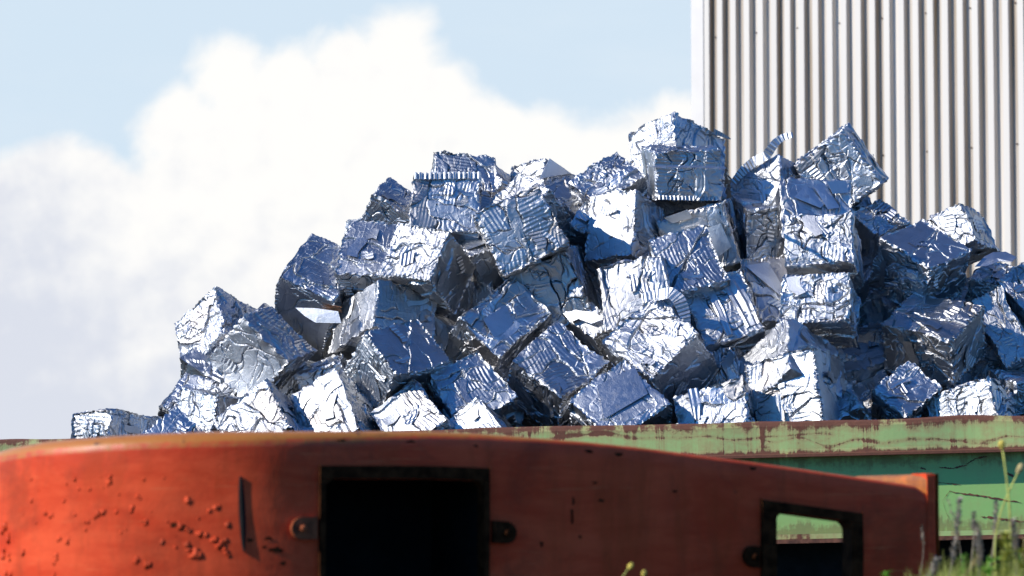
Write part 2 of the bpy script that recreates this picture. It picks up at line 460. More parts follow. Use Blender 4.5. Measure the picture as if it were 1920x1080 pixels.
# ------------------------------------------------------------------ green skip
def build_skip():
    R = at(1900, 1030, 17.70); Lp = at(0, 1030, 18.22)
    yaw = math.atan2(R.y - Lp.y, R.x - Lp.x)
    rt = at(1900, 779, 17.62); lt = at(0, 827, 18.14)
    roll = math.atan2(rt.z - lt.z, (rt - lt).xy.length)
    mid = (R + Lp) / 2
    zt = (rt.z + lt.z) / 2
    root = empty('scrap_skip', (mid.x, mid.y, 0), 'long green steel skip with rust streaked rim holding the heap of metal bales', 'skip', rot=(0, -roll, yaw))
    hl = 3.9                                           # half length
    ztop = zt; zbeam = zt - 0.198; zbot = CAM_Z - 0.062
    w = MB()
    # front wall with three shallow dents
    xs = np.linspace(-hl, hl, 90); zz = np.linspace(zbot + 0.04, zbeam + 0.03, 12)
    rng = np.random.default_rng(8)
    dents = [(rng.uniform(-hl, hl), rng.uniform(zbot, zbeam), rng.uniform(.15, .5), rng.uniform(-.0035, .0035)) for _ in range(22)]
    def dent(x, z):
        return sum(a * math.exp(-((x - cx) ** 2 + (z - cz) ** 2) / r ** 2) for cx, cz, r, a in dents)
    w.grid([[(x, dent(x, z), z) for x in xs] for z in zz], [((z - zz[0]) / (zz[-1] - zz[0]), 0, 0) for z in zz for x in xs])
    obj('front_wall', w.mesh('front_wall', True), M_WALL, root)
    w = MB()
    w.box((-hl, 2.55, zbot), (hl, 2.60, ztop - 0.01))
    w.box((-hl, 0.03, zbot), (-hl + 0.05, 2.549, ztop - 0.01))
    w.box((hl - 0.05, 0.03, zbot), (hl, 2.549, ztop - 0.01))
    w.box((-hl + 0.051, 0.031, zbot + 0.005), (hl - 0.051, 2.549, zbot + 0.05))
    w.box((-hl + 0.051, 0.10, zbot + 0.051), (hl - 0.051, 0.11, ztop - 0.02))
    obj('skip_body', w.mesh('skip_body'), M_BLACK, root)
    # rim beam: slightly battered box section
    b = MB()
    xs = np.linspace(-hl - 0.02, hl + 0.02, 160)
    rim = [(0.115, 0.0, 1.0), (-0.060, 0.0, 1.0), (-0.078, -0.010, 0.97), (-0.085, -0.030, 0.85), (-0.085, -0.10, 0.5), (-0.085, -0.155, 0.22), (-0.088, -0.178, 0.1), (-0.118, -0.184, 0.0), (-0.118, -0.198, 0.0), (0.02, -0.198, 0.0)]
    bn = [(rng.uniform(-hl, hl), rng.uniform(.05, .3), rng.uniform(-.010, .010)) for _ in range(40)]
    rows, tints = [], []
    for (yy, dz, v) in rim:
        r = []
        for x in xs:
            wob = sum(a * math.exp(-((x - c) / s) ** 2) for c, s, a in bn)
            r.append((x, yy + wob * (0.8 if v > 0.05 else 0.0), ztop + dz + wob * (0.55 if v > 0.5 else 0.0)))
            tints.append((v, 0, 0))
        rows.append(r)
    b.grid(rows, tints)
    obj('rim_beam', b.mesh('rim_beam', False), M_RIM, root)
    b = MB()
    b.box((-hl, -0.055, zbot - 0.0), (hl, 0.029, zbot + 0.022))
    obj('bottom_rail', b.mesh('bottom_rail'), M_RUST, root)
    b = MB()
    b.box((-hl, -0.028, zbot + 0.023), (hl, -0.004, zbot + 0.050), [(0.6, 0, 0)] * 8)
    obj('bottom_strip', b.mesh('bottom_strip'), M_RIM, root)
    for yy in (0.35, 2.1):
        b = MB(); b.box((-hl + 0.1, yy, 0.0), (hl - 0.1, yy + 0.15, zbot - 0.002))
        obj('runner', b.mesh('runner'), M_BLACK, root)
    # scrapes in the paint that have rusted through
    def scrape(pts, wd, name='rusty_scrape'):
        s = MB()
        rr = random.Random(len(pts) * 7 + int(wd * 1e4))
        loc = []
        inv = Matrix.LocRotScale(root.location, root.rotation_euler, None).inverted()
        for i in range(len(pts) - 1):
            n = 14
            for k in range(n + (i == len(pts) - 2)):
                f = k / n
                px = pts[i][0] * (1 - f) + pts[i + 1][0] * f; py = pts[i][1] * (1 - f) + pts[i + 1][1] * f
                q = inv @ at(px, py + rr.uniform(-.8, .8), 17.75)
                loc.append(q)
        up, dn = [], []
        for i, q in enumerate(loc):
            h = 0.7 * wd * rr.uniform(0.25, 1.3) * min(1, 3 * min(i + .3, len(loc) - i - .7) / len(loc) + .25)
            y = dent(q.x, q.z) - 0.003
            up.append((q.x, y, q.z + h)); dn.append((q.x, y, q.z - h))
        s.grid([dn, up])
        obj(name, s.mesh(name), M_RUST, root)
    scrape([(1756, 904), (1800, 909)], 0.005)
    scrape([(1768, 938), (1780, 921), (1790, 923)], 0.004)
    scrape([(1786, 923), (1850, 932), (1914, 943)], 0.0075)
    scrape([(1838, 969), (1870, 972), (1925, 980)], 0.009)
    scrape([(1766, 936), (1774, 962), (1785, 982)], 0.003)
    scrape([(1760, 876), (1785, 879), (1812, 872)], 0.008)
    scrape([(1810, 871), (1830, 860), (1850, 856)], 0.008)
    scrape([(1725, 877), (1736, 880)], 0.009)
    scrape([(1886, 888), (1900, 893)], 0.016)
build_skip()

# ------------------------------------------------------------------ orange shell
def build_shell():
    al = math.radians(21.5); Rn = 0.80; s1 = -0.56; Y0 = 10.0
    X0 = (900 - 960) / F_PX * Y0
    def plan(s):
        if s >= s1:
            a = al - 0.02 * (s - s1)
            return X0 + s * math.cos(al), Y0 + s * math.sin(al), al
        # arc turning back to the left
        cx, cy = X0 + s1 * math.cos(al), Y0 + s1 * math.sin(al)
        a = al - (s1 - s) / Rn
        a = max(a, -math.radians(88))
        smin = s1 - Rn * (al + math.radians(88))
        ox, oy = cx - math.sin(al) * Rn, cy + math.cos(al) * Rn
        x, y = ox + Rn * math.sin(a), oy - Rn * math.cos(a)
        if s < smin:
            y += (smin - s)
        return x, y, a
    ss = np.linspace(-2.9, 1.75, 2400)
    pxs = np.array([960 + F_PX * plan(s)[0] / plan(s)[1] for s in ss])
    k0 = int(np.argmin(pxs))
    def s_of(px): return float(np.interp(px, pxs[k0:], ss[k0:]))
    ytab = [(-200, 905), (-100, 868), (0, 838), (67, 826), (133, 821), (200, 816), (300, 811), (400, 808), (633, 807), (800, 808), (900, 812), (1000, 820), (1100, 828), (1207, 839), (1326, 855), (1420, 867), (1498, 878), (1607, 894), (1690, 906), (1716, 911), (1738, 926), (1748, 938)]
    ex = [t[0] for t in ytab]; ey = [t[1] for t in ytab]
    def ztop(s):
        x, y, a = plan(s)
        px = 960 + F_PX * x / y
        if s < ss[k0] + 0.01: 
            px = min(px, -150)
        yy = np.interp(px, ex, ey)
        return at(px, yy, y).z
    smin_s = s_of(-260) - 0.55
    zt_left = ztop(s_of(-200))
    dr = random.Random(17)
    dents = [(dr.uniform(-2.0, 1.6), dr.uniform(0.1, 0.6), dr.uniform(0.05, 0.20), dr.uniform(-0.007, 0.005)) for _ in range(34)]
    def surf(s, q, off=0.0):
        x, y, a = plan(s)
        if q > 0.05:
            off += min(1, (q - 0.05) / 0.06) * sum(d * math.exp(-((s - c) ** 2 + (q - e) ** 2) / r ** 2) for c, e, r, d in dents)
        nx, ny = math.sin(a), -math.cos(a)
        z = ztop(s) if s > s_of(-200) else zt_left
        return Vector((x + nx * off, y + ny * off, z - q))
    s_end = s_of(1736)
    base = plan(0.0)
    root = empty('steel_shell', (base[0], base[1], 0), 'weathered orange curved steel shell with two dark framed openings in front of the skip', 'steel shell')
    W = [dict(a=s_of(608), b=s_of(907), t=0.148), dict(a=s_of(1450), b=s_of(1590), t=0.150)]
    qb = 0.60
    # plate: rows of (offset, depth) for the rolled lip, then plain rows down to the ground
    lipr = [(-0.16, 0.004), (-0.10, 0.0), (-0.06, 0.0), (-0.04, 0.003), (-0.022, 0.010), (-0.010, 0.020), (-0.003, 0.032), (0.0, 0.046)]
    sset = set(np.linspace(smin_s, s_end, 230).tolist())
    for w in W: sset |= {w['a'], w['b']}
    sl = sorted(sset)
    # keep lines apart from the opening edges
    edges = [w[k] for w in W for k in 'ab']
    sl = [s for s in sl if s in edges or all(abs(s - e) > 0.006 for e in edges)]
    qs = [0.052, 0.075, 0.11, W[0]['t'], W[1]['t'], 0.21, 0.27, 0.33, 0.40, 0.47, 0.54, qb]
    m = MB()
    rng = np.random.default_rng(5)
    def lipk(s):
        x, y, a = plan(s)
        return float(np.interp(960 + F_PX * x / y, [600, 1000, 1400], [1.0, 0.62, 0.42]))
    def lipr_k(s):
        x, y, a = plan(s)
        return float(np.interp(960 + F_PX * x / y, [420, 760, 1100], [1.0, 0.6, 0.28]))
    rows, tint = [], []
    for off, q in lipr:
        rows.append([surf(s, q * lipr_k(s), off * (lipr_k(s) if off > -0.05 else 1)) for s in sl]); tint += [((1.0 if q < 0.03 else 0.55) * lipk(s), 0, 0) for s in sl]
    for q in qs:
        rows.append([surf(s, q, 0) for s in sl]); tint += [(max(0, 0.28 - q * 2.2) * lipk(s), 0, 0) for s in sl]
    rows.append([Vector((p.x, p.y, 0.0)) for p in rows[-1]]); tint += [(0, 0, 0)] * len(sl)
    nc = len(sl); nl = len(lipr)
    fs = []
    for i in range(len(rows) - 1):
        for j in range(nc - 1):
            hole = False
            if i >= nl:
                q0, q1 = qs[i - nl], qs[i - nl + 1] if i - nl + 1 < len(qs) else 9
                for w in W:
                    if sl[j] >= w['a'] - 1e-6 and sl[j + 1] <= w['b'] + 1e-6 and q0 >= w['t'] - 1e-6 and q1 <= qb + 1e-6:
                        hole = True
            if not hole:
                fs.append((i * nc + j, i * nc + j + 1, (i + 1) * nc + j + 1, (i + 1) * nc + j))
    m.add([p for r in rows for p in r], fs, tint)
    plate = obj('curved_plate', m.mesh('curved_plate', True), M_ORANGE, root)
    plate.matrix_parent_inverse = Matrix.Translation(root.location).inverted()
    def child(name, mb, mat, smooth=False, parent=root):
        o = obj(name, mb.mesh(name, smooth), mat, parent)
        if parent is root:
            o.matrix_parent_inverse = Matrix.Translation(root.location).inverted()
        return o
    # blisters of rust under the paint
    blist = [(143,752+150,7),(60,740+160,6),(72,740+178,4),(207,899,8),(126,908,5),(150,917,6),(170,917,5),(194,914,4),(225,926,4),(239,926,4),(262,930,7),(270,905,6),(60,936,7),(120,942,5),(85,960,8),(98,965,9),(190,958,9),(180,970,7),(220,959,6),(250,957,8),(286,957,4),(356,937,9),(408,952,9),(394,957,7),(138,968,6),(165,978,7),(162,988,6),(70,980,4),(280,980,7),(318,980,5),(330,982,5),(372,970,6),(340,985,9),(352,990,8),(375,997,9),(388,1002,7),(305,1016,7),(330,1025,5),(227,996,5),(237,992,4),(112,1014,8),(127,1013,8),(48,1035,8),(8,990,12),(18,1005,12),(10,1040,11),(22,1044,9),(108,1042,7),(104,1053,7),(20,1070,12),(104,1072,7),(357,1025,10),(372,1043,11),(362,1040,9),(404,1010,9),(416,1020,9),(425,1012,8),(421,1025,8),(430,985,7),(427,1038,7),(258,1050,8),(280,1057,8),(308,895,3),(190,897,4),(405,1003,6),(45,965,4),(330,1005,4)]
    bm = MB()
    for (px, py, r) in blist:
        s = s_of(px); q = (py - float(np.interp(px, ex, ey))) / F_PX * plan(s)[1]
        rad = r / F_PX * 10 * 0.72
        for rep in range(1 if r < 7 else 2):
            ds, dq, rr = rng.normal(0, rad * 0.5), rng.normal(0, rad * 0.5), rad * rng.uniform(0.6, 1.0)
            P = []
            for i in range(6):
                lat = i / 5 * math.pi / 2
                row = []
                for k in range(10):
                    a = k / 9 * 2 * math.pi
                    jj = 1 + (0.42 * rng.normal() if 0 < i < 5 and 0 < k < 9 else 0)
                    row.append(surf(s + ds + rr * math.cos(lat) * math.cos(a) * jj, q + dq + rr * math.cos(lat) * math.sin(a) * jj, rr * 0.55 * math.sin(lat) - 0.0006))
                P.append(row)
            bm.grid(P, (0.0, 0.08 + 0.6 * float(px > 300) * rng.random() ** 2, 0))
    child('paint_blisters', bm, M_ORANGE, True)['kind'] = 'stuff'
    # chipped spots showing dark rust
    ch = MB()
    chips = [(330, 984, 15, 6), (342, 988, 9, 5), (275, 979, 7, 3), (383, 1001, 7, 4), (412, 1016, 10, 5), (375, 1044, 8, 5), (505, 1009, 10, 4), (470, 1012, 7, 5), (520, 1030, 14, 7), (497, 1025, 6, 3), (532, 1056, 6, 6), (640, 826, 12, 2.5), (770, 828, 11, 3), (892, 836, 6, 3), (1105, 846, 10, 4), (1160, 852, 9, 5), (1410, 878, 8, 4), (1075, 940, 4, 9), (1126, 938, 8, 3), (1265, 921, 6, 3), (1115, 905, 6, 3), (1088, 1006, 4, 4), (1015, 1020, 4, 6), (1072, 970, 3, 20)]
    for (px, py, rx, ry) in chips:
        s = s_of(px); q = (py - float(np.interp(px, ex, ey))) / F_PX * plan(s)[1]
        n = 16
        c = surf(s, q, 0.0012)
        ring = []
        for k in range(n):
            j = rng.uniform(0.45, 1.15)
            ring.append(surf(s + rx * j / F_PX * 10 * math.cos(k * 2 * math.pi / n), q + ry * j / F_PX * 10 * math.sin(k * 2 * math.pi / n), 0.0012))
        ch.add([c] + ring, [(0, 1 + k, 1 + (k + 1) % n) for k in range(n)])
    child('paint_chips', ch, M_FRAME)['kind'] = 'stuff'
    # dark vertical gouge left of the big opening
    go = MB()
    P = []
    for i in range(15):
        f = i / 14
        py = 893 + f * (1035 - 893); px = 452 + 7 * f
        s = s_of(px); q = (py - float(np.interp(px, ex, ey))) / F_PX * plan(s)[1]
        hw = 0.0085 * math.sin(math.pi * min(1, f * 1.0 + 0.02)) ** 0.5 + 0.0015
        P.append([surf(s - hw, q, 0.001), surf(s, q, 0.007), surf(s + hw, q, 0.001)])
    go.grid(P)
    child('gouge', go, M_BLACK)
    # frames
    def frame(w, wl, wr, wt, name):
        f = MB()
        o0, o1 = -0.05, 0.016
        n = 10
        def bar(sa, sb, qa, qb_):
            sl_ = np.linspace(sa, sb, n)
            f.grid([[surf(s, qa, o0) for s in sl_], [surf(s, qa + 0.004, o1) for s in sl_], [surf(s, qb_ - 0.004, o1) for s in sl_], [surf(s, qb_, o0) for s in sl_]])
            f.grid([[surf(sa, q, o) for q in (qa, qb_)] for o in (o0, o1)]); f.grid([[surf(sb, q, o) for q in (qa, qb_)] for o in (o0, o1)])
        bar(w['a'] - wl, w['b'] + wr, w['t'] - wt, w['t'] + 0.002)
        bar(w['a'] - wl, w['b'] + wr, qb - 0.002, qb + wt)
        for sa, sb in ((w['a'] - wl, w['a'] + 0.002), (w['b'] - 0.002, w['b'] + wr)):
            f.grid([[surf(s, q, o) for q in np.linspace(w['t'], qb, 6)] for s, o in ((sa, o0), (sa, o1 + .001), (sb, o1 + .001), (sb, o0))])
        # rounded upper corners
        rc = 0.035
        for sx, sg in ((w['a'], 1), (w['b'], -1)):
            c0 = surf(sx, w['t'], o1 - 0.004)
            arc = [surf(sx + sg * (rc - rc * math.cos(t)), w['t'] + rc - rc * math.sin(t), o1 - 0.004) for t in np.linspace(0, math.pi / 2, 7)]
            arc2 = [surf(sx + sg * (rc - rc * math.cos(t)), w['t'] + rc - rc * math.sin(t), o0) for t in np.linspace(0, math.pi / 2, 7)]
            f.add([c0] + arc, [(0, k + 1, k + 2) for k in range(6)])
            f.grid([arc, arc2])
        return child(name, f, M_FRAME)
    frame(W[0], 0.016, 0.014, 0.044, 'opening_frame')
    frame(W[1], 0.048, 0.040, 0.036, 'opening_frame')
    # lugs with bolts beside the openings
    def lug(px, py, sg, wd, hh, mat):
        s = s_of(px); q = (py - float(np.interp(px, ex, ey))) / F_PX * plan(s)[1]
        l = MB()
        out = []
        for k in range(13):
            a = math.pi / 2 + k / 12 * math.pi
            out.append((s + sg * (-math.cos(a)) * -hh, q + hh * math.sin(a)))
        out = [(s + sg * hh * math.cos(a), q + hh * math.sin(a)) for a in np.linspace(-math.pi / 2, math.pi / 2, 13)]
        out += [(s - sg * wd, q + hh), (s - sg * wd, q - hh)]
        top = [surf(a, b, 0.022) for a, b in out]; bot = [surf(a, b, -0.004) for a, b in out]
        n = len(out)
        l.add(top + bot, [tuple(range(n))] + [(k, (k + 1) % n, n + (k + 1) % n, n + k) for k in range(n)])
        o = child('lug', l, mat)
        b = MB()
        c0 = surf(s, q, 0.020); c1 = surf(s, q, 0.034); c2 = surf(s, q, 0.038)
        b.tube([c0, c1, c2], [0.011, 0.010, 0.006], 8)
        bo = obj('bolt', b.mesh('bolt'), mat, o)
        bo.matrix_parent_inverse = Matrix.Translation(root.location).inverted()
        bo.matrix_parent_inverse = Matrix.Identity(4)
        bo.location = (0, 0, 0)
    lug(566, 990, -1, 0.045, 0.034, M_LUG)
    lug(945, 998, 1, 0.042, 0.034, M_FRAME)
    lug(1408, 1043, -1, 0.02, 0.034, M_FRAME)
    # black box added behind the big opening so that its inside stays dark
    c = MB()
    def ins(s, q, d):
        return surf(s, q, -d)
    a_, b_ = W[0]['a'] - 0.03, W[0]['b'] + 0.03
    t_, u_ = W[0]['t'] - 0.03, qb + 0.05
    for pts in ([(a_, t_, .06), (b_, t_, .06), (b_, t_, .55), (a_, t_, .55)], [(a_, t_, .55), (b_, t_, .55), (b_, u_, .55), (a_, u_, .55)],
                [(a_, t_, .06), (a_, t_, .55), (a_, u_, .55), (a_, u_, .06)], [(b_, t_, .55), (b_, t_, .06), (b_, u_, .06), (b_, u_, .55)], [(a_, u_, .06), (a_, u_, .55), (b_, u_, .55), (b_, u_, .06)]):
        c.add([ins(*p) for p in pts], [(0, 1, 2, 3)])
    child('added_dark_box', c, M_BLACK)
    # right end: rounded corner post and the return wall that runs back to the left
    x, y, a = plan(s_end)
    ze = at(1745, 888, y).z
    e = MB()
    E = Vector((x, y, 0)); G0 = at(1598, 888, y + 0.34)
    G = Vector((G0.x, G0.y, 0))
    u = (G - E).normalized(); nrm = Vector((u.y, -u.x, 0))
    if nrm.y > 0: nrm = -nrm
    prof = [(0.0, 0.0), (0.0, ze - 0.020), (0.006, ze - 0.008), (0.016, ze - 0.002), (0.05, ze), (0.05, 0.0)]
    n = 14
    e.grid([[E + u * (t * (G - E).length) - nrm * o + Vector((0, 0, z - 0.0 * t)) for t in np.linspace(0, 1, n)] for o, z in prof],
           [(0.75 if z > ze - 0.03 else 0.45, 0.55, 0) for o, z in prof for _ in range(n)])
    child('return_wall', e, M_ORANGE, False)
    # flat upright that closes the shell at its right end, its outer edge rounded
    t = Vector((math.cos(a), math.sin(a), 0)); nn = Vector((math.sin(a), -math.cos(a), 0))
    p = MB()
    loop = [(0.0, 0.004), (0.020, 0.002)] + [(0.020 + 0.018 * math.sin(w), -0.016 + 0.018 * math.cos(w)) for w in np.linspace(0.2, math.pi / 2, 6)] + [(0.038, -0.10), (0.0, -0.10)]
    rings = []
    for z, inset in ((0.0, 0), (ze - 0.02, 0), (ze - 0.008, 0.002), (ze - 0.002, 0.006), (ze + 0.001, 0.014)):
        rings.append([Vector((x, y, 0)) + t * min(max(lx, 0), 0.038 - inset) + nn * (ly if ly < 0 else ly - inset) + Vector((0, 0, z)) for lx, ly in loop])
    n = len(loop)
    p.add([q for r in rings for q in r], [(i * n + k, i * n + (k + 1) % n, (i + 1) * n + (k + 1) % n, (i + 1) * n + k) for i in range(len(rings) - 1) for k in range(n)] + [tuple((len(rings) - 1) * n + k for k in range(n))])
    child('corner_post', p, M_ORANGE, False)
build_shell()

# ------------------------------------------------------------------ scrap bales
def vnoise(rng, u, v, cells):
    """smooth value noise on u, v in 0..1, range -1..1"""
    cu, cv = (cells, cells) if np.isscalar(cells) else cells
    g = rng.uniform(-1, 1, (int(cu) + 3, int(cv) + 3))
    a, b = np.clip(u, 0, 1) * cu, np.clip(v, 0, 1) * cv
    i, j = a.astype(int), b.astype(int)
    fa, fb = a - i, b - j
    fa = fa * fa * (3 - 2 * fa); fb = fb * fb * (3 - 2 * fb)
    return (g[i, j] * (1 - fa) + g[i + 1, j] * fa) * (1 - fb) + (g[i, j + 1] * (1 - fa) + g[i + 1, j + 1] * fa) * fb

def crumple(rng, u, v, Ls, Lt, style):
    """height (m) and tint of one pressed face of a bale: folded sheets, some of them corrugated"""
    s, t = u * Ls, v * Lt
    sw = s + 0.030 * vnoise(rng, u, v, 5) + 0.006 * vnoise(rng, u, v, 13)
    tw = t + 0.030 * vnoise(rng, u, v, 5) + 0.006 * vnoise(rng, u, v, 13)
    K = int(rng.integers(*style['cells']))
    n = u.size
    main = rng.choice([0, math.pi / 2]) + rng.normal(0, 0.12)
    # sheets: the face is cut again and again along nearly straight folds
    idx = np.zeros(n, int); edge = np.full(n, 9.0)
    k = 1
    for _ in range(K * 3):
        if k >= K: break
        cnt = np.bincount(idx, minlength=k)
        r = int(rng.choice(k, p=(cnt ** 1.3) / (cnt ** 1.3).sum()))
        sel = np.flatnonzero(idx == r)
        if len(sel) < n * 0.012: continue
        c = sel[rng.integers(len(sel))]
        ph = main + rng.normal(0, 0.30) + (math.pi / 2 if rng.random() < 0.45 else 0) + (rng.uniform(-0.8, 0.8) if rng.random() < 0.3 else 0)
        d = (sw[sel] - sw[c]) * math.cos(ph) + (tw[sel] - tw[c]) * math.sin(ph)
        edge[sel] = np.minimum(edge[sel], np.abs(d))
        idx[sel[d > 0]] = k
        k += 1
    K = k
    cx = np.bincount(idx, s, K) / np.maximum(1, np.bincount(idx, minlength=K))
    cy = np.bincount(idx, t, K) / np.maximum(1, np.bincount(idx, minlength=K))
    off = rng.uniform(-1, 1, K) * style['off']
    tl = rng.normal(0, style['tilt'], (K, 2))
    amp = np.where(rng.random(K) < style['corr'], rng.uniform(0.0008, 0.0027, K) * style['amp'], 0.0)
    lam = rng.uniform(0.021, 0.030, K)
    cdir = main + rng.normal(0, 0.16, K) + np.where(rng.random(K) < 0.25, math.pi / 2, 0)
    phs = rng.uniform(0, 6.28, K)
    h = off[idx] + np.clip(tl[idx, 0] * (s - cx[idx]) + tl[idx, 1] * (t - cy[idx]), -0.012, 0.012)
    w = (s * np.cos(cdir[idx]) + t * np.sin(cdir[idx])) / lam[idx] * 2 * math.pi + phs[idx] + 1.3 * vnoise(rng, u, v, 4)
    h = h + amp[idx] * np.sin(w) * (0.6 + 0.5 * vnoise(rng, u, v, 6))
    gr = rng.uniform(0.2, 1.0, K)[idx]
    brk = np.clip(0.55 + 1.3 * vnoise(rng, u, v, 8), 0, 1)
    h -= style['groove'] * gr * brk * np.exp(-(edge / 0.0042) ** 2)
    # short sharp creases and lapped sheet edges
    for _ in range(int(rng.integers(*style['creases']))):
        c = rng.uniform(0.03, 0.97, 2) * (Ls, Lt)
        ph = main + (math.pi / 2 if rng.random() < 0.35 else 0) + rng.normal(0, 0.4)
        L = rng.uniform(0.012, 0.075)
        a = (sw - c[0]) * math.cos(ph) + (tw - c[1]) * math.sin(ph)
        d = -(sw - c[0]) * math.sin(ph) + (tw - c[1]) * math.cos(ph)
        d = d + rng.uniform(-4, 4) * a * a
        win = np.exp(-(a / L) ** 4)
        if rng.random() < 0.5:
            h = h + rng.uniform(0.002, 0.006) * np.tanh(d / 0.0022) * np.exp(-np.abs(d) / 0.03) * win
        else:
            h = h - rng.uniform(0.004, 0.012) * np.exp(-(d / 0.0036) ** 2) * win
    # folds and wrinkles
    r1 = 1 - np.abs(vnoise(rng, u, v, (4, 7))); r2 = 1 - np.abs(vnoise(rng, u, v, (11, 6))); r3 = 1 - np.abs(vnoise(rng, u, v, 15))
    h += style['fold'] * (0.9 * r1 ** 10 - 1.0 * r2 ** 12) + 0.6 * style['fold'] * r3 ** 8 * np.where(vnoise(rng, u, v, 4) > 0.1, 1, 0.1)
    h += 0.0035 * vnoise(rng, u, v, 2) + 0.0007 * vnoise(rng, u, v, 30) * style['fold'] / 0.006
    tint = np.empty((n, 3))
    tint[:, 0] = np.clip(rng.uniform(0.35, 1.0, K)[idx] + 0.15 * vnoise(rng, u, v, 9), 0, 1)
    tint[:, 1] = np.clip(np.where(rng.random(K) < 0.12, rng.uniform(0.3, 0.9, K), 0.04)[idx] + 0.2 * np.maximum(0, vnoise(rng, u, v, 7)), 0, 1)
    tint[:, 2] = np.clip(rng.uniform(0, 1, K)[idx], 0, 1)
    return h, tint

ROUGH = dict(cells=(11, 20), off=0.0042, tilt=0.085, corr=0.35, groove=0.026, fold=0.0024, amp=0.65, creases=(24, 42))
RIBBED = dict(cells=(5, 10), off=0.0032, tilt=0.045, corr=0.8, groove=0.021, fold=0.0018, amp=0.75, creases=(14, 30))
SMOOTH = dict(cells=(3, 6), off=0.0024, tilt=0.028, corr=0.10, groove=0.016, fold=0.0014, amp=0.6, creases=(6, 16))
STYLES = {'R': ROUGH, 'C': RIBBED, 'S': SMOOTH}
# pressed look of the three pairs of faces (across each edge direction) where the photo shows it plainly
LOOK = {'b3': 'RRR', 'b4': 'RSC', 'b5': 'SCS', 'b6': 'RRR', 'b7': 'SRC', 'b8': 'RRS', 'b9': 'RSC', 'b10': 'CCC', 'b11': 'RRC', 'b12': 'RRC',
        'b13': 'SSS', 'b14': 'RRC', 'b15': 'RRC', 'b16': 'CCC', 'b17': 'RRR', 'b18': 'RCR', 'b19': 'RSC', 'b20': 'RRS', 'b21a': 'RRS', 'b21b': 'RRC',
        'b22': 'RCC', 'b24': 'SSS', 'b25': 'RRR', 'b26': 'RRR', 'b27': 'RRR', 'b28': 'SRC', 'b28b': 'SSS', 'b29': 'RRS', 'b33': 'SSS', 'b36': 'SRR',
        'b37': 'RRS', 'b39': 'RRC', 'b42': 'SSS', 'b44': 'RRC', 'b45': 'RRC', 'b46': 'SRR', 'b48': 'RRC', 'b49': 'RSS', 'b50': 'RRC', 'b51': 'RRR',
        'b52': 'RCR', 'b53': 'SSS', 'b54': 'SSS', 'b55': 'SSS', 'b56': 'CCS', 'b57': 'RRC', 'b58': 'RRC', 'b59': 'RRC', 'b60': 'RRC', 'b41': 'SSS'}
VIEW = Vector((0, -1, 0.1))

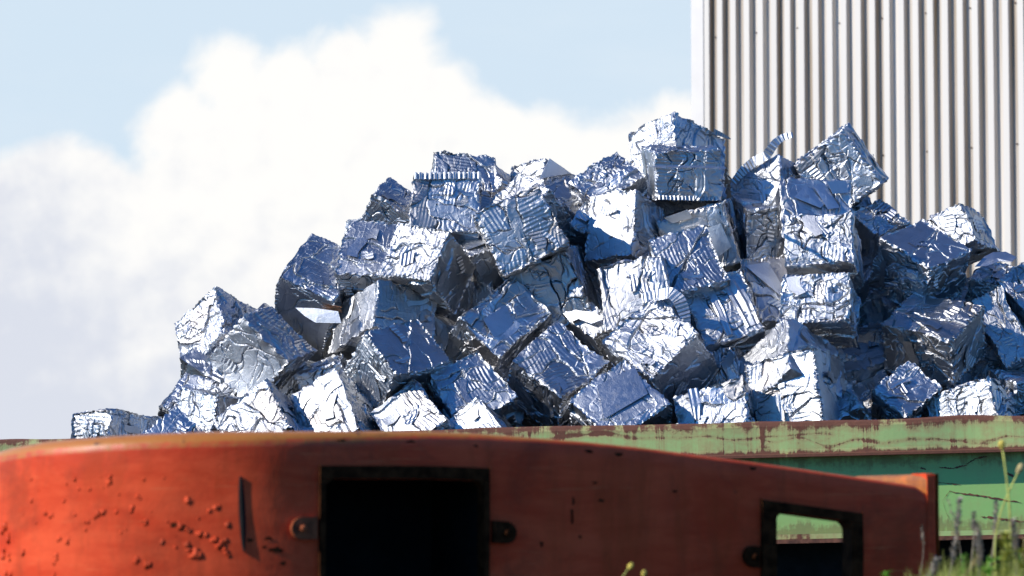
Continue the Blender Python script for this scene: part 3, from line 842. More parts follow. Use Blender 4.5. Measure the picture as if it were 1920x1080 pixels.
def bale_mesh(name, dims, quat, seed, detail=92, low=24, flaps=1, look=None):
    rng = np.random.default_rng(seed)
    dims = np.array(dims)
    # long soft warps of the whole block and small ragged teeth along its edges, both continuous in space
    wl = [(rng.normal(0, 1, 3), rng.uniform(8, 20), rng.uniform(0, 6.28), rng.normal(0, 1, 3) * 0.0030) for _ in range(6)]
    wr = [(rng.normal(0, 1, 3), rng.uniform(120, 330), rng.uniform(0, 6.28), rng.normal(0, 1, 3) * 0.0015) for _ in range(7)]
    wm = [(rng.normal(0, 1, 3), rng.uniform(40, 90), rng.uniform(0, 6.28), rng.normal(0, 1, 3) * 0.0020) for _ in range(5)]
    def field(P, ws):
        D = np.zeros_like(P)
        for d, f, p0, a in ws:
            d = d / np.linalg.norm(d)
            D += np.sin(P @ d * f + p0)[:, None] * a
        return D
    V, Q, T = [], [], []
    base = 0
    for ax in range(3):
        for sg in (1, -1):
            nl = Vector((0, 0, 0)); nl[ax] = sg
            nw = quat @ nl
            vis = nw.y < 0.12 or nw.z > 0.45
            n = detail if vis else low
            a1, a2 = (ax + 1) % 3, (ax + 2) % 3
            g = np.linspace(0, 1, n + 1)
            u, v = [q.ravel() for q in np.meshgrid(g, g, indexing='ij')]
            P = np.zeros(((n + 1) ** 2, 3))
            P[:, ax] = sg * dims[ax] / 2
            P[:, a1] = (u - 0.5) * dims[a1]; P[:, a2] = (v - 0.5) * dims[a2]
            st = STYLES[look[ax]] if look else [ROUGH, RIBBED, SMOOTH][rng.choice(3, p=[0.42, 0.38, 0.20])]
            h, tint = crumple(rng, u, v, dims[a1], dims[a2], st)
            e = np.minimum(np.minimum(u, 1 - u) * dims[a1], np.minimum(v, 1 - v) * dims[a2])
            k = np.clip(e / 0.009, 0, 1); k = k * k * (3 - 2 * k)
            rag = np.exp(-(e / 0.014) ** 2)[:, None]
            D = field(P, wl) + field(P, wr) * rag + field(P, wm) * np.exp(-(e / 0.03) ** 2)[:, None]
            P = P + D
            P[:, ax] += sg * h * k
            i, j = np.meshgrid(np.arange(n), np.arange(n), indexing='ij')
            q = np.stack([i * (n + 1) + j, (i + 1) * (n + 1) + j, (i + 1) * (n + 1) + j + 1, i * (n + 1) + j + 1], -1).reshape(-1, 4)
            if sg < 0: q = q[:, ::-1]
            V.append(P); Q.append(q + base); T.append(tint); base += len(P)
            if not vis: continue
            # torn bits of sheet lying on the face, one edge standing proud
            for _ in range(int(rng.integers(flaps, flaps + 3))):
                w, l = rng.uniform(0.03, 0.09), rng.uniform(0.06, 0.17)
                nu, nv = 8, 22
                c = np.array([rng.uniform(0.18, 0.82) * dims[a1], rng.uniform(0.18, 0.82) * dims[a2]])
                ph = rng.choice([0, math.pi / 2]) + rng.normal(0, 0.3)
                A, B = np.meshgrid(np.linspace(-0.5, 0.5, nu), np.linspace(0, 1, nv), indexing='ij')
                A, B = A.ravel(), B.ravel()
                wid = w * (1 - rng.uniform(0, 0.6) * B)
                x, y = A * wid + 0.010 * np.sin(B * 5 + rng.uniform(0, 6)), (B - 0.5) * l
                lift = rng.uniform(0.001, 0.020) * B ** 2 + 0.005
                corr = rng.uniform(0.001, 0.003) * (rng.random() < 0.6)
                along = rng.random() < 0.5
                hh = lift + corr * np.sin((y if along else x) / 0.024 * 6.28)
                F = np.zeros((len(A), 3))
                F[:, a1] = np.clip(c[0] + x * math.cos(ph) - y * math.sin(ph), 0.004, dims[a1] - 0.004) - dims[a1] / 2
                F[:, a2] = np.clip(c[1] + x * math.sin(ph) + y * math.cos(ph), 0.004, dims[a2] - 0.004) - dims[a2] / 2
                F[:, ax] = sg * (dims[ax] / 2)
                F = F + field(F, wl)
                F[:, ax] += sg * hh
                i, j = np.meshgrid(np.arange(nu - 1), np.arange(nv - 1), indexing='ij')
                q = np.stack([i * nv + j, (i + 1) * nv + j, (i + 1) * nv + j + 1, i * nv + j + 1], -1).reshape(-1, 4)
                tt = np.empty((len(A), 3)); tt[:] = (rng.uniform(0.4, 1), 0.03, rng.uniform(0, 1))
                V.append(F); Q.append(q + base); T.append(tt); base += len(F)
    return np_mesh(name, np.concatenate(V), np.concatenate(Q), np.concatenate(T))

# bale poses: key, centre, orientation quaternion, edge lengths (m), label
POSES = [
 ('b1', (-2.349, 19.175, 1.072), (0.0113, 0.3448, 0.9381, -0.032), (0.337, 0.396, 0.428),
  'grey scrap bale lying alone and low at the far left end of the heap'),
 ('b2', (-1.855, 19.502, 1.239), (0.3439, -0.7716, -0.4687, -0.2582), (0.312, 0.382, 0.463),
  'dark brownish bale half hidden behind the white bales at the left foot of the heap'),
 ('b2b', (-1.978, 18.8, 0.943), (0.3624, 0.1369, 0.4725, -0.7916), (0.344, 0.344, 0.591),
  'dark crumpled grey bale peeking over the orange shell between lone bale and heap'),
 ('b3', (-1.789, 19.852, 1.769), (0.6358, 0.032, -0.5727, 0.5165), (0.407, 0.378, 0.373),
  'glaring white bale topping the left foot of the heap against the cloud'),
 ('b4', (-1.505, 19.346, 1.637), (0.3656, -0.1448, -0.9005, -0.1858), (0.392, 0.368, 0.396),
  'bale with a smooth dull grey tilted face leaning on the white left bale'),
 ('b5', (-1.742, 19.289, 1.237), (0.0805, -0.3504, -0.9331, -0.0032), (0.323, 0.415, 0.349),
  'white bale wedged under the grey tilted bale at the left bottom'),
 ('b6', (-1.416, 18.946, 1.133), (0.5312, 0.0923, -0.5401, 0.6462), (0.41, 0.4, 0.412),
  'pale grey wrinkled bale on its corner above the orange rim, below the dull grey bale'),
 ('b7', (-1.199, 19.97, 2.022), (0.3947, -0.7471, -0.5026, -0.1828), (0.434, 0.371, 0.6),
  'bale with blue top and shadowy dark underside, above the loose white strip'),
 ('b8', (-0.879, 19.842, 2.215), (0.3161, -0.7001, -0.5729, -0.2858), (0.449, 0.313, 0.341),
  'blue puckered bale squeezed between the dark hollow and the big white cube on the left'),
 ('b9', (-0.517, 19.531, 2.174), (0.7376, 0.3427, -0.4146, 0.4081), (0.353, 0.36, 0.436),
  'big white cube with deeply ribbed front and bluish right side on the left slope'),
 ('b10', (-0.743, 20.137, 2.551), (0.3431, -0.7266, -0.5951, -0.0081), (0.345, 0.313, 0.303),
  'stepped pale blue bale at the upper left skyline, beside the dark square bale'),
 ('b11', (-0.411, 20.015, 2.55), (0.6111, -0.7912, 0.0133, 0.0187), (0.418, 0.362, 0.417),
  'dark blue square bale facing straight out below the top left ridge'),
 ('b12', (-0.317, 20.338, 2.667), (0.5127, -0.8572, -0.0184, 0.0452), (0.403, 0.464, 0.414),
  'pale blue creased bale on the ridge behind the dark square bale'),
 ('b13', (-0.068, 20.42, 2.698), (0.5426, -0.0271, -0.5615, 0.6241), (0.304, 0.263, 0.413),
  'narrow bright white bale standing right of the dark square bale on the ridge'),
 ('b14', (0.117, 19.925, 2.516), (0.1974, 0.3648, 0.3322, -0.8471), (0.334, 0.318, 0.419),
  'white ribbed bale sloping between the narrow white bale and the big grey diamond bale'),
 ('b15', (0.062, 19.581, 2.384), (0.3998, 0.3469, -0.5825, 0.6168), (0.42, 0.432, 0.419),
  'big grey crumpled bale tilted like a diamond in the upper middle of the heap'),
 ('b16', (0.187, 20.34, 2.688), (0.004, -0.3573, -0.9182, 0.1708), (0.287, 0.318, 0.386),
  'blue wrinkled bale with a peaked top on the ridge behind the grey diamond bale'),
 ('b17', (0.608, 20.187, 2.611), (0.2591, 0.1716, 0.4218, -0.8518), (0.387, 0.28, 0.578),
  'dark folded bale with a pointed top left of the summit bale'),
 ('b18', (1.053, 20.461, 2.915), (0.0633, 0.3747, 0.9021, -0.2042), (0.385, 0.476, 0.451),
  'summit bale with a white left side and torn dark right corner, highest on the heap'),
 ('b19', (1.058, 20.083, 2.827), (0.5709, -0.4054, -0.4948, -0.5147), (0.302, 0.41, 0.432),
  'ribbed grey blue bale with dotted edges directly under the summit bale'),
 ('b20', (0.694, 19.855, 2.416), (0.2171, -0.2017, -0.5648, 0.7702), (0.335, 0.425, 0.327),
  'glaring white bale with a slanting blue shadow across its front, below the summit'),
 ('b21a', (1.177, 19.975, 2.403), (0.0245, 0.1696, 0.744, -0.6458), (0.423, 0.377, 0.42),
  'tilted pale bale with flat sheets at its right edge, under the ribbed summit support'),
 ('b21b', (1.07, 19.519, 2.111), (0.5191, 0.2745, -0.3972, 0.7053), (0.423, 0.358, 0.412),
  'blue bale with wavy ribs hanging tilted in front of another, centre right of the heap'),
 ('b22', (1.575, 20.081, 2.482), (0.0913, -0.6536, -0.7422, -0.1168), (0.41, 0.309, 0.334),
  'bale with a lit top band and dark green grey front left of the square stack'),
 ('b23', (1.6, 20.133, 2.645), (0.0921, 0.3698, 0.8963, -0.2266), (0.408, 0.21, 0.448),
  'pale grey bale with a curled corrugated strip rising from its top, before the white cladding'),
 ('b24', (1.848, 19.8, 2.471), (0.5444, -0.8385, 0.0032, 0.0223), (0.422, 0.42, 0.415),
  'blue bale of layered slanting sheets, topmost of the square stack at right'),
 ('b25', (2.069, 20.183, 2.848), (0.3496, 0.2872, -0.7146, 0.5335), (0.422, 0.378, 0.464),
  'big blue wrinkled bale standing on its corner at the right summit before the cladding'),
 ('b26', (1.88, 19.403, 2.267), (0.3396, -0.6293, -0.5137, -0.474), (0.328, 0.404, 0.418),
  'square grey bale of patchwork folds in the middle of the square stack'),
 ('b27', (1.833, 19.198, 1.897), (0.6422, 0.337, -0.4579, 0.5142), (0.319, 0.409, 0.376),
  'square pale bale with crossed creases, lowest of the square stack'),
 ('b28', (1.681, 18.884, 1.368), (0.1268, -0.2533, -0.6117, 0.7387), (0.446, 0.455, 0.411),
  'large white bale with smooth grey lower part just above the green rim, right of centre'),
 ('b28b', (1.638, 18.983, 1.493), (0.1589, 0.4109, 0.8376, -0.3231), (0.431, 0.394, 0.42),
  'white pyramid shaped corner of a bale rising behind the large white bale'),
 ('b29', (2.487, 19.631, 2.196), (0.1802, -0.3478, -0.8834, -0.2574), (0.405, 0.415, 0.344),
  'bale with a smooth deep blue top and two dark sides on the right slope'),
 ('b30', (2.274, 20.091, 2.421), (0.2053, -0.3957, -0.8277, -0.3408), (0.255, 0.238, 0.36),
  'small blue bale tucked between the square stack and the deep blue topped bale'),
 ('b31', (2.805, 20.096, 2.428), (0.5654, 0.1958, -0.6291, 0.4963), (0.256, 0.263, 0.392),
  'pale ribbed bale at the right skyline, standing alone before the cladding'),
 ('b33', (2.999, 19.583, 1.76), (0.2595, -0.4983, -0.6194, -0.5484), (0.475, 0.202, 0.427),
  'tall smooth blue bale leaning at the right edge of the photo'),
 ('b34', (3.149, 19.766, 1.94), (0.4841, -0.8122, -0.2891, -0.1499), (0.229, 0.371, 0.437),
  'wrinkled blue bale cut by the right photo edge above the tall smooth one'),
 ('b35', (2.972, 19.855, 2.049), (0.2061, -0.8264, -0.5093, -0.1237), (0.345, 0.24, 0.279),
  'shaggy bale with a loose flap on top at the far right skyline'),
 ('b36', (2.527, 19.312, 1.743), (0.041, -0.3049, -0.9044, -0.2956), (0.465, 0.411, 0.332),
  'bale with a creased silver top and two dark grey sides on the lower right'),
 ('b37', (2.327, 19.134, 1.298), (0.1777, -0.3615, -0.7902, -0.4619), (0.269, 0.307, 0.495),
  'blue bale on its corner between the dark sided bale and the green rim'),
 ('b38', (2.01, 18.928, 1.16), (0.6565, -0.0177, -0.4101, 0.6329), (0.211, 0.258, 0.416),
  'small bright bale just clearing the green rim left of the blue corner bale'),
 ('b39', (2.724, 18.977, 1.212), (0.0921, -0.2484, -0.6168, 0.7412), (0.42, 0.388, 0.382),
  'ribbed silver bale resting at the green rim on the far right'),
 ('b40', (3.035, 19.282, 1.342), (0.0873, -0.5992, -0.7927, -0.0706), (0.428, 0.284, 0.369),
  'blue crumpled bale at the green rim in the right photo corner'),
 ('b41', (2.197, 19.938, 1.66), (0.1107, -0.1391, -0.7611, 0.6238), (0.316, 0.375, 0.514),
  'shadowed blue bale deep in the hollow right of the square stack'),
 ('b42', (1.625, 19.638, 1.976), (0.5232, -0.8439, -0.1115, -0.0405), (0.381, 0.438, 0.414),
  'bale with a smooth flat blue grey front left beside the square stack'),
 ('b43', (1.689, 19.632, 1.805), (0.7625, -0.6456, -0.0158, -0.0403), (0.332, 0.374, 0.418),
  'dark crumpled bale in shade below the smooth flat bale'),
 ('b44', (1.274, 19.444, 1.826), (0.5171, 0.2819, -0.4396, 0.6782), (0.449, 0.368, 0.415),
  'tilted bale with long parallel corrugated strips, centre right of the heap'),
 ('b45', (0.787, 19.419, 1.953), (0.5804, -0.8016, 0.0197, -0.1417), (0.414, 0.416, 0.417),
  'pale upright bale with flat top sheet and torn curled right edge, centre of the heap'),
 ('b46', (0.89, 19.13, 1.596), (0.0694, -0.432, -0.7575, -0.4845), (0.445, 0.402, 0.487),
  'ragged crumpled white topped bale with a dark smooth right side, lower centre'),
 ('b47', (1.356, 19.296, 1.455), (0.1012, -0.2528, -0.603, 0.7498), (0.213, 0.377, 0.386),
  'small dark ribbed bale in the gap left of the large white bale'),
 ('b48', (1.232, 18.836, 1.167), (0.0353, -0.1771, -0.5657, 0.8046), (0.418, 0.43, 0.417),
  'silver bale with ribbed left edge at the green rim, left of the large white bale'),
 ('b49', (0.629, 18.842, 1.221), (0.4499, -0.8288, -0.2803, -0.179), (0.422, 0.409, 0.456),
  'smooth blue bale with a swirling crease resting on the green rim, lower centre'),
 ('b50', (0.267, 19.149, 1.487), (0.2084, -0.3044, -0.8311, -0.4161), (0.409, 0.407, 0.373),
  'large blue ribbed bale tilted as a diamond above the smooth swirl bale'),
 ('b51', (-0.092, 19.529, 1.78), (0.2867, -0.2534, -0.8045, -0.4542), (0.343, 0.485, 0.467),
  'blue grey patched bale with a dark lower left side, middle of the heap'),
 ('b52', (0.282, 19.695, 2.062), (0.4195, 0.386, -0.6513, 0.5008), (0.419, 0.359, 0.49),
  'dark blue wrinkled bale right below the big grey diamond bale'),
 ('b53', (0.472, 19.636, 1.818), (0.0709, -0.4231, -0.7526, -0.4996), (0.404, 0.17, 0.419),
  'bale topped with jutting flat white sheets in the centre of the heap'),
 ('b54', (-0.199, 19.924, 2.266), (0.0754, -0.593, -0.7404, -0.3075), (0.354, 0.177, 0.292),
  'small bale with a shiny white top left below the grey diamond bale'),
 ('b55', (-0.782, 19.61, 1.838), (0.7398, 0.0698, -0.6081, 0.2794), (0.311, 0.584, 0.404),
  'bale with bright white left side and smooth blue right side under the big white cube'),
 ('b56', (-0.675, 18.985, 1.56), (0.3304, -0.3314, -0.8403, -0.2736), (0.373, 0.401, 0.347),
  'bale with a flat deep blue top and ribbed white left side, left centre'),
 ('b57', (-0.98, 18.938, 1.212), (0.5719, 0.0979, -0.5802, 0.5717), (0.465, 0.351, 0.413),
  'white ribbed corner bale over the orange rim, left of the flat blue topped bale'),
 ('b57b', (-1.114, 19.506, 1.454), (0.75, -0.6417, -0.1119, -0.1147), (0.291, 0.304, 0.436),
  'blue ribbed bale glimpsed between the grey tilted bale and the long white sided one'),
 ('b58', (-0.53, 18.834, 1.155), (0.4941, 0.1011, -0.5022, 0.7025), (0.397, 0.333, 0.413),
  'white ribbed bale below the flat blue topped bale at the orange rim'),
 ('b59', (-0.238, 19.041, 1.327), (0.4237, 0.24, -0.4316, 0.7594), (0.401, 0.37, 0.414),
  'blue striped bale leaning over a black gap, lower centre left'),
 ('b60', (-0.157, 18.724, 1.074), (0.5206, 0.069, -0.5349, 0.6619), (0.346, 0.34, 0.412),
  'small white ribbed bale corner poking above the orange rim at the black gap'),
 ('b63', (0.311, 20.229, 2.573), (0.3885, 0.0124, -0.8376, 0.3838), (0.262, 0.37, 0.221),
  'dark blue bale edge behind the right shoulder of the grey diamond bale'),
 ('b64', (0.544, 20.089, 2.421), (0.4117, 0.2468, 0.404, -0.7787), (0.329, 0.211, 0.512),
  'blue sliver of a bale left behind the shadow crossed white bale'),
]

BALES = {}
for i, (key, loc, q, dims, label) in enumerate(POSES):
    quat = Quaternion(q)
    o = obj('scrap_bale', bale_mesh('scrap_bale', dims, quat, 100 + i, look=LOOK.get(key)), M_ALU)
    o.rotation_mode = 'QUATERNION'
    o.location = loc; o.rotation_quaternion = quat
    tag(o, label, 'scrap bale', 'bales of crushed aluminium heaped in the skip')
    BALES[key] = o

# bales deeper in the heap, glimpsed in the gaps between the outer ones
rr = random.Random(3)
DEEP = [(430, 720), (540, 740), (720, 480), (830, 560), (700, 760), (820, 660), (900, 600), (940, 450),
        (980, 760), (900, 800), (1060, 420), (1100, 640), (1150, 520), (1180, 780), (1050, 560), (1200, 420), (1330, 700), (1290, 330), (1400, 640), (1420, 460),
        (1440, 560), (1560, 420), (1600, 560), (1620, 700), (1640, 800), (1530, 720), (1720, 620), (1800, 700), (1800, 610), (1880, 640), (1690, 570)]
for (px, py) in DEEP:
    d = 18.75 + (800 - py) / 311 * 0.85 + 0.75
    quat = Quaternion((rr.gauss(0, 1), rr.gauss(0, 1), rr.gauss(0, 1), rr.gauss(0, 1))).normalized()
    o = obj('scrap_bale', bale_mesh('scrap_bale', (0.42, 0.40, 0.42), quat, 900 + px, 40, 16, 1), M_ALU)
    o.rotation_mode = 'QUATERNION'
    o.location = at(px, py, d); o.rotation_quaternion = quat
    tag(o, 'shadowed metal bale buried in the heap, seen only through gaps between outer bales', 'scrap bale', 'bales buried inside the heap')

# ------------------------------------------------------------------ loose sheet metal on the bales
def face_plane(key, px, py):
    """nearest face of a bale met by the sight line of a photo pixel: point and normal"""
    o = BALES[key]
    dims = next(p[3] for p in POSES if p[0] == key)
    c0 = Vector((0, 0, CAM_Z)); d = (at(px, py, 20.0) - c0).normalized()
    q = o.rotation_quaternion.conjugated()
    lo = q @ (c0 - o.location); ld = q @ d
    best = None
    for a in range(3):
        sg = -1 if ld[a] > 0 else 1
        if abs(ld[a]) < 1e-5: continue
        t = (sg * dims[a] / 2 - lo[a]) / ld[a]
        if best is None or t > best[0]:
            n = Vector((0, 0, 0)); n[a] = sg
            best = (t, o.rotation_quaternion @ n)
    return c0 + d * best[0], best[1]

def on_plane(px, py, P, n, off):
    c0 = Vector((0, 0, CAM_Z)); d = (at(px, py, 20.0) - c0).normalized()
    t = (P - c0).dot(n) / d.dot(n)
    return c0 + d * t + n * off

def thick(o, t):
    md = o.modifiers.new('thickness', 'SOLIDIFY'); md.thickness = t; md.offset = 0

def tint_mesh(mb, name, smooth=False):
    return mb.mesh(name, smooth)

def sheet(key, poly, off=0.012, lift=0.0, name='loose_sheet', tone=(0.8, 0.0, 0.4), lifts=None):
    """flat scrap of sheet lying on the face of a bale"""
    cx = sum(p[0] for p in poly) / len(poly); cy = sum(p[1] for p in poly) / len(poly)
    P, n = face_plane(key, cx, cy)
    m = MB()
    pts = [on_plane(x, y, P, n, off + (lifts[i] if lifts else lift if i < 2 else 0)) for i, (x, y) in enumerate(poly)]
    c = on_plane(cx, cy, P, n, off + (sum(lifts) / len(lifts) if lifts else lift * 0.25) + 0.003)
    m.add([c] + pts, [(0, 1 + i, 1 + (i + 1) % len(pts)) for i in range(len(pts))], tone)
    o = world_child(name, m.mesh(name), M_ALU, BALES[key])
    thick(o, 0.002)
    return o

def ribbon(key, path, hw, wave=0.0, lam=0.03, off=0.012, curl=None, name='loose_strip', tone=(0.85, 0.0, 0.5), across=False, sub=60):
    """corrugated strip along photo points path on or above a bale; hw: half width in metres"""
    cx, cy = path[0]
    P, n = face_plane(key, cx, cy)
    pts = [on_plane(x, y, P, n, off) for x, y in path]
    if curl:
        pts = [p + Vector((0, -1, 0)) * c for p, c in zip(pts, curl)]
    # resample
    cum = [0.0]
    for a, b in zip(pts, pts[1:]): cum.append(cum[-1] + (b - a).length)
    rows = []
    m = MB()
    arr = np.array([tuple(p) for p in pts])
    tt = np.linspace(0, cum[-1], sub)
    from_k = np.stack([np.interp(tt, cum, arr[:, k]) for k in range(3)], 1)
    for k in range(3):                                   # soften the corners of the path
        for _ in range(4):
            from_k[1:-1, k] = (from_k[:-2, k] + 2 * from_k[1:-1, k] + from_k[2:, k]) / 4
    hws = np.interp(tt, cum, hw) if hasattr(hw, '__len__') else np.full(sub, hw)
    for i in range(sub):
        c = Vector(from_k[i]); t = Vector(from_k[min(i + 1, sub - 1)] - from_k[max(i - 1, 0)]).normalized()
        w = t.cross(Vector((0, -1, 0.25))).normalized()
        nn = w.cross(t).normalized()
        r = []
        for j in range(7):
            f = j / 6 * 2 - 1
            a = wave * math.sin((tt[i] if not across else f * hws[i]) / lam * 2 * math.pi)
            r.append(c + w * f * hws[i] + nn * a)
        rows.append(r)
    m.grid(rows, tone)
    o = world_child(name, m.mesh(name), M_ALU, BALES[key])
    thick(o, 0.0018)
    return o

ribbon('b23', [(1378, 345), (1398, 322), (1418, 306), (1440, 296), (1456, 272), (1472, 260), (1491, 254)], [0.02, 0.03, 0.032, 0.03, 0.026, 0.022, 0.018], 0.004, 0.026, 0.02, [0.0, 0.02, 0.04, 0.05, 0.05, 0.02, -0.03])
ribbon('b45', [(1205, 562), (1232, 556), (1258, 552), (1274, 566), (1284, 592), (1290, 612)], [0.03, 0.035, 0.035, 0.04, 0.035, 0.02], 0.003, 0.024, 0.02, [0.0, 0.01, 0.06, 0.07, 0.05, 0.03])
ribbon('b11', [(777, 331), (820, 331), (860, 330), (902, 330)], 0.022, 0.009, 0.030, 0.010, name='ribbed_edge')
ribbon('b19', [(1228, 312), (1270, 313), (1315, 313), (1360, 315)], 0.014, 0.007, 0.024, 0.010, name='ribbed_edge')
ribbon('b19', [(1234, 370), (1270, 371), (1310, 372), (1345, 372)], 0.014, 0.007, 0.024, 0.010, name='ribbed_edge')
ribbon('b19', [(1303, 310), (1312, 330), (1312, 352), (1305, 374)], [0.02, 0.03, 0.03, 0.02], 0.004, 0.017, 0.016, across=True)
ribbon('b44', [(1330, 545), (1350, 585), (1368, 630)], [0.022, 0.024, 0.02], 0.004, 0.015, 0.014, across=True)
ribbon('b44', [(1368, 530), (1392, 570), (1412, 612)], [0.05, 0.05, 0.04], 0.005, 0.024, 0.014, across=True)
ribbon('b48', [(1300, 730), (1306, 760), (1308, 788)], [0.03, 0.032, 0.02], 0.004, 0.022, 0.014, across=True)
ribbon('b18', [(1335, 248), (1350, 255), (1366, 263)], [0.02, 0.014, 0.004], 0.002, 0.02, 0.015, [0, 0.02, 0.03], name='torn_corner', tone=(0.3, 0.9, 0.8))
ribbon('b3', [(478, 585), (492, 575), (506, 588)], [0.004, 0.014, 0.02], 0.0, 0.03, 0.02, tone=(0.5, 0.5, 0.6))
def flap():
    poly = [(1828, 500), (1846, 481), (1862, 473), (1886, 472), (1906, 482), (1898, 491), (1874, 490), (1850, 499)]
    P = [at(x, y, 19.62 - (x - 1828) * 0.0010 - (y - 485) * 0.004) for x, y in poly]
    c = sum(P, Vector()) / len(P) + Vector((0, -0.006, 0.004))
    m = MB()
    m.add([c] + P, [(0, 1 + i, 1 + (i + 1) % len(P)) for i in range(len(P))], (0.8, 0.1, 0.6))
    o = world_child('loose_flap', m.mesh('loose_flap'), M_ALU, BALES['b35'])
    thick(o, 0.002)
flap()
sheet('b53', [(1034, 563), (1050, 557), (1098, 596), (1072, 608), (1052, 584)], 0.02, 0.01)
sheet('b53', [(1078, 588), (1120, 592), (1134, 604), (1112, 612), (1090, 604)], 0.03, 0.01)
sheet('b21a', [(1318, 430), (1352, 418), (1372, 462), (1344, 484)], 0.02, 0.0, tone=(0.9, 0.0, 0.7))
sheet('b21a', [(1246, 408), (1290, 392), (1300, 408), (1262, 418)], 0.02, 0.01, tone=(0.8, 0.0, 0.5))
sheet('b24', [(1488, 372), (1512, 348), (1546, 384), (1538, 392)], 0.014, 0.0, tone=(0.7, 0.0, 0.2))
sheet('b24', [(1524, 352), (1545, 346), (1574, 392), (1552, 396)], 0.02, 0.0, tone=(0.8, 0.0, 0.2))
sheet('b24', [(1549, 347), (1585, 345), (1590, 366), (1560, 368)], 0.03, 0.012, tone=(0.8, 0.0, 0.3))
sheet('b16', [(1026, 298), (1066, 326), (1008, 336)], 0.014, 0.006, tone=(0.95, 0.0, 0.6))
sheet('b54', [(853, 442), (898, 434), (914, 458), (876, 472)], 0.012, 0.0, tone=(0.95, 0.0, 0.7))
sheet('b42', [(1396, 500), (1440, 494), (1470, 545), (1462, 556)], 0.014, 0.0, tone=(0.6, 0.3, 0.8))
sheet('b49', [(1120, 725), (1190, 690), (1215, 740), (1133, 788)], 0.012, 0.0, tone=(0.8, 0.05, 0.4))
sheet('b51', [(905, 600), (948, 575), (964, 615), (925, 635)], 0.012, 0.0, tone=(0.8, 0.05, 0.4))

# a clean tapered offcut and a tuft of rusty wire stuck in the hollow on the left
def strip_thing():
    m = MB()
    Y = 19.22
    pts = [(554, 577), (592, 578), (634, 584), (640, 606), (592, 605), (572, 593)]
    P = [at(x, y, Y + 0.08 - (x - 554) * 0.0007 + (592 - y) * 0.0006) for x, y in pts]
    base = sum(P, Vector()) / len(P)
    c = base + Vector((0, -0.006, 0.0))
    m.add([c - base] + [p - base for p in P], [(0, 1 + i, 1 + (i + 1) % 6) for i in range(6)], (0.9, 0, 0.6))
    o = obj('metal_strip', m.mesh('metal_strip'), M_ALU)
    o.location = base
    thick(o, 0.003)
    tag(o, 'pale tapered strip of sheet metal sticking out of the dark hollow on the left', 'metal strip')
strip_thing()

def tuft():
    r = random.Random(12)
    base = at(630, 582, 19.36)
    m = MB()
    for k in range(46):
        x0 = at(634 + r.uniform(-4, 8), 580 + r.uniform(-6, 6), 19.36 + r.uniform(-.03, .03)) - base
        d = at(604 + r.uniform(-3, 14), 570 + r.uniform(-3, 14), 19.34 + r.uniform(-.05, .05)) - base
        mid = (x0 + d) / 2 + Vector((0, 0, r.uniform(-.006, .01)))
        m.tube([x0, mid, d], [0.0016, 0.0014, 0.0008], 4)
    o = obj('wire_tuft', m.mesh('wire_tuft'), M_TUFT)
    o.location = base
    tag(o, 'tuft of rusty orange wire poking out above the pale metal strip', 'wire tuft')
tuft()

# ------------------------------------------------------------------ weeds in the foreground
def stem_path(px0, py0, px1, py1, Y, bend=0.0, n=9, root_z=True):
    Y = Y + 1.2 if px0 > 1500 else Y + 1.6
    top = at(px1, py1, Y); low = at(px0, py0, Y)
    pts = []
    d = top - low
    foot = Vector((low.x - d.x * 0.4, Y, 0.0))
    for i in range(n):
        f = i / (n - 1)
        p = low.lerp(top, f); p.x += bend * math.sin(f * math.pi); pts.append(p)
    return [foot, foot.lerp(low, 0.5) + Vector((0.004, 0, 0))] + pts

def weed(name, label, cat, path, rad, mat, parts, group='wild weeds in front of the skip'):
    root = empty(name, path[0], label, cat, group)
    m = MB()
    m.tube([p - path[0] for p in path], [rad * (1 - 0.5 * i / len(path)) for i in range(len(path))], 6)
    obj('stem', m.mesh('stem', True), mat, root)
    for nm, mb, mt in parts:
        mb.v = [tuple(Vector(v) - path[0]) for v in mb.v]
        obj(nm, mb.mesh(nm), mt, root)
    return root

def bracts(path, i0, width, count, seed, size):
    """a seed spike: whorls of small pointed bracts round the upper stem"""
    r = random.Random(seed)
    m = MB()
    seg = path[i0:]
    for k in range(count):
        f = r.random() * (len(seg) - 1); i = min(int(f), len(seg) - 2)
        c = seg[i].lerp(seg[i + 1], f - i)
        t = (seg[i + 1] - seg[i]).normalized()
        a = r.uniform(0, 2 * math.pi)
        w = width * (1.0 - 0.55 * (f / (len(seg) - 1)) ** 2) * (0.75 + 0.25 * math.sin(f * 9))
        o = t.orthogonal().normalized(); o = o * math.cos(a) + t.cross(o) * math.sin(a)
        q = c + o * w * r.uniform(0.3, 1.0)
        u = (o + t * r.uniform(0.2, 1.2)).normalized(); s = t.cross(o)
        L = size * r.uniform(0.7, 1.4); W = L * 0.4
        m.add([q, q + u * L * .5 + s * W, q + u * L, q + u * L * .5 - s * W], [(0, 1, 2, 3)])
    return m

def leaves(path, i0, i1, count, L, W, seed, droop=0.4):
    r = random.Random(seed)
    m = MB()
    for k in range(count):
        f = r.uniform(i0, i1); i = min(int(f), len(path) - 2)
        c = path[i].lerp(path[i + 1], f - i)
        a = r.uniform(0, 2 * math.pi)
        d = Vector((math.cos(a), math.sin(a), r.uniform(0.3, 1.0))).normalized()
        s = d.cross(Vector((0, 0, 1))).normalized()
        l = L * r.uniform(0.6, 1.2); w = W * r.uniform(0.7, 1.2)
        rows = []
        for j in range(6):
            g = j / 5
            p = c + d * l * g - Vector((0, 0, 1)) * droop * l * g * g
            ww = w * math.sin(math.pi * min(1, g * 0.9 + 0.08))
            rows.append([p - s * ww, p + Vector((0, 0, -ww * 0.35)), p + s * ww])
        m.grid(rows)
    return m

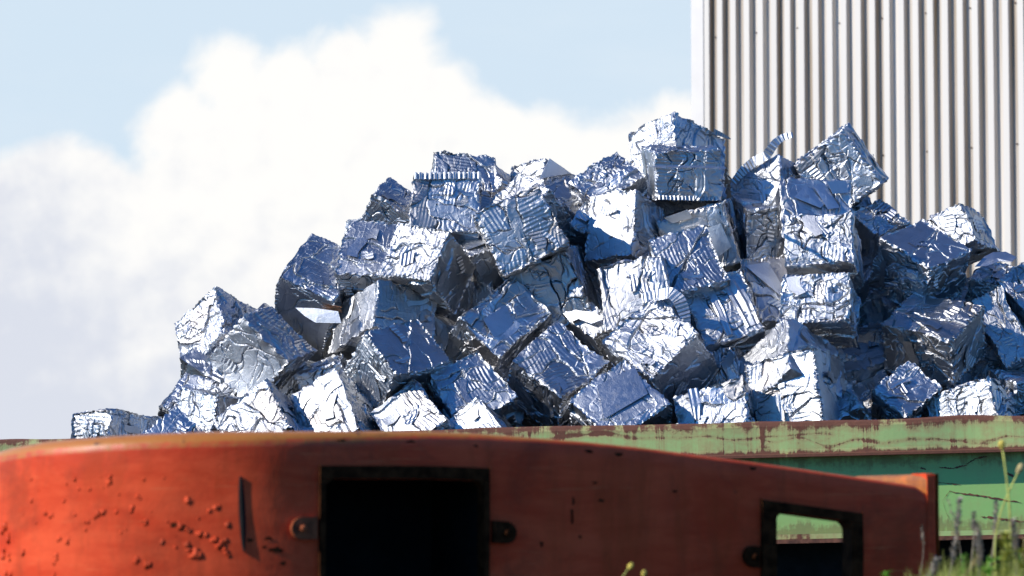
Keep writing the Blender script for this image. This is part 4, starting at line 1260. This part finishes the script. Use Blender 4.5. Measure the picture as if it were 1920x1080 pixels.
def bud(path, r0, seed, long=1.3):
    r = random.Random(seed)
    m = MB()
    top = path[-1]; t = (path[-1] - path[-2]).normalized()
    rows = []
    o = t.orthogonal().normalized(); b = t.cross(o)
    for i in range(8):
        g = i / 7
        rad = r0 * (0.15 + math.sin(math.pi * (0.12 + 0.70 * g)) ** 0.8 * 0.85) * (1 if i < 7 else 0.75)
        rows.append([top + t * (g - 0.25) * r0 * 2 * long + (o * math.cos(a) + b * math.sin(a)) * rad * (1 + 0.12 * r.uniform(-1, 1)) for a in np.linspace(0, 2 * math.pi, 11)])
    m.grid(rows)
    m.grid([[rows[-1][k] for k in range(11)], [top + t * r0 * 1.7 * long] * 11])
    return m

G2 = 'seed spikes beside the orange shell'
def build_weeds():
    p = stem_path(1893, 1085, 1879, 838, 8.3, 0.012)
    weed('budding_weed', 'tall thin weed with an upright yellow cup shaped bud before the green rim', 'weed', p, 0.0045, M_LEAFY, [('bud', bud(p, 0.011, 1, 1.1), M_BUD)])
    p = stem_path(1868, 1085, 1910, 884, 8.6, -0.03)
    weed('budding_weed', 'weed bending right to a pale closed bud at the right photo edge', 'weed', p, 0.004, M_LEAFY, [('bud', bud(p, 0.010, 2, 1.7), M_STRAW)])
    p = stem_path(1152, 1130, 1180, 1064, 7.6, -0.01)
    weed('budding_weed', 'yellow bud leaning in front of the dark red steel, the taller of two', 'weed', p, 0.0030, M_LEAFY, [('bud', bud(p, 0.0075, 3, 1.3), M_BUD)])
    p = stem_path(1200, 1140, 1207, 1078, 7.6, 0.0)
    weed('budding_weed', 'yellow bud just entering the bottom of the photo, the shorter of two', 'weed', p, 0.0030, M_LEAFY, [('bud', bud(p, 0.0075, 4, 1.2), M_BUD)])
    spikes = [(1778, 1090, 1799, 936, 8.4, 4, 0.0095, 'tall grey lilac seed spike right beside the orange shell, against the green wall'),
              (1834, 1092, 1832, 985, 8.2, 4, 0.0105, 'shorter grey seed spike second from the orange shell'),
              (1852, 1090, 1868, 940, 8.8, 7, 0.006, 'thin dark seed spike standing behind the leafy yellow plant'),
              (1731, 1100, 1757, 1046, 8.0, 3, 0.0125, 'stubby grey seed spike leaning right at the foot of the shell'),
              (1815, 1095, 1826, 962, 8.9, 8, 0.004, 'wispy grey stalk with tiny seeds between the two lilac spikes'),
              (1905, 1092, 1898, 975, 8.1, 5, 0.009, 'pale grey seed spike close to the right photo edge')]
    for k, (a, b, c, d, Y, i0, w, lab) in enumerate(spikes):
        p = stem_path(a, b, c, d, Y, 0.006)
        weed('seed_spike', lab, 'seed spike', p, 0.0028, M_STALK, [('seed_head', bracts(p, i0, w * 0.8, 230 if w > .008 else 110, 40 + k, 0.011), M_SPIKE)], G2)
    p = stem_path(1876, 1100, 1884, 1000, 7.9, 0.01)
    weed('leafy_weed', 'thick yellow green leafy weed among the seed spikes at the lower right', 'weed', p, 0.006, M_LEAFY, [('leaves', leaves(p, 2, 10, 95, 0.042, 0.007, 7, 0.3), M_LEAFY), ('seed_head', bracts(p, 3, 0.011, 170, 77, 0.013), M_LEAFY)])
    p = stem_path(1846, 1110, 1852, 1050, 7.8, 0.01)
    weed('leafy_weed', 'fresh bright green weed with broad blades at the lower right', 'weed', p, 0.004, M_LEAF, [('leaves', leaves(p, 2, 10, 34, 0.060, 0.008, 8), M_LEAF)])
    p = stem_path(1792, 1110, 1806, 1042, 8.2, 0.01)
    weed('leafy_weed', 'small ferny green weed under the tall lilac seed spike', 'weed', p, 0.003, M_LEAF, [('leaves', leaves(p, 2, 10, 90, 0.026, 0.0035, 9), M_LEAF)])
    p = stem_path(1652, 1120, 1664, 1072, 7.8, 0.0)
    weed('leafy_weed', 'small bright ferny sprig in front of the orange shell near its right end', 'weed', p, 0.003, M_LEAF, [('leaves', leaves(p, 3, 10, 80, 0.024, 0.004, 10), M_LEAF)])
    p = stem_path(1916, 1110, 1912, 1030, 7.8, 0.0)
    weed('leafy_weed', 'green leafy weed cut by the lower right corner of the photo', 'weed', p, 0.004, M_LEAF, [('leaves', leaves(p, 2, 10, 60, 0.05, 0.007, 11), M_LEAFY)])
    straws = [(1790, 1095, 1834, 1040, 7.6, 'straw stalk slanting right low in front of the seed spikes'),
              (1872, 1092, 1916, 968, 8.3, 'straw stalk slanting right near the right photo edge'),
              (1896, 1090, 1921, 1010, 8.0, 'short straw stalk at the right photo edge'),
              (1722, 1090, 1728, 985, 9.0, 'thin brown stalk in front of the end of the orange shell'),
              (1806, 1092, 1778, 938, 8.9, 'hair thin bent stalk leaning left before the green wall')]
    for k, (a, b, c, d, Y, lab) in enumerate(straws):
        p = stem_path(a, b, c, d, Y, 0.01)
        weed('straw_stalk', lab, 'grass stalk', p, 0.0022 if k < 3 else 0.0014, M_STRAW if k < 3 else M_STALK, [('ear', bracts(p, 7, 0.003, 40, 60 + k, 0.008), M_STRAW if k < 3 else M_STALK)], 'dry stalks in front of the skip')
    # low tangled ground cover between the single weeds
    r = random.Random(31)
    m = MB()
    for k in range(1500):
        px = r.uniform(1700, 2100); Y = r.uniform(8.8, 10.3)
        top = r.gauss(1085, 22) + max(0, 1760 - px) * 0.5 - max(0, px - 1800) * 0.12
        p1 = at(px + r.gauss(0, 10), top, Y)
        p0 = Vector((p1.x + r.gauss(0, 0.05), Y + r.gauss(0, .04), 0))
        mid = p0.lerp(p1, 0.6) + Vector((r.gauss(0, .02), r.gauss(0, .02), 0.02))
        w = r.uniform(0.0015, 0.004)
        m.grid([[p + Vector((-w * g, 0, 0)), p + Vector((w * g, 0, 0))] for p, g in ((p0, 1), (mid, 0.9), (p1, 0.12))])
    tag(obj('rough_grass', m.mesh('rough_grass'), M_LEAFY), kind='stuff', label='tangle of green and dry grass at the lower right', cat='grass')
build_weeds()
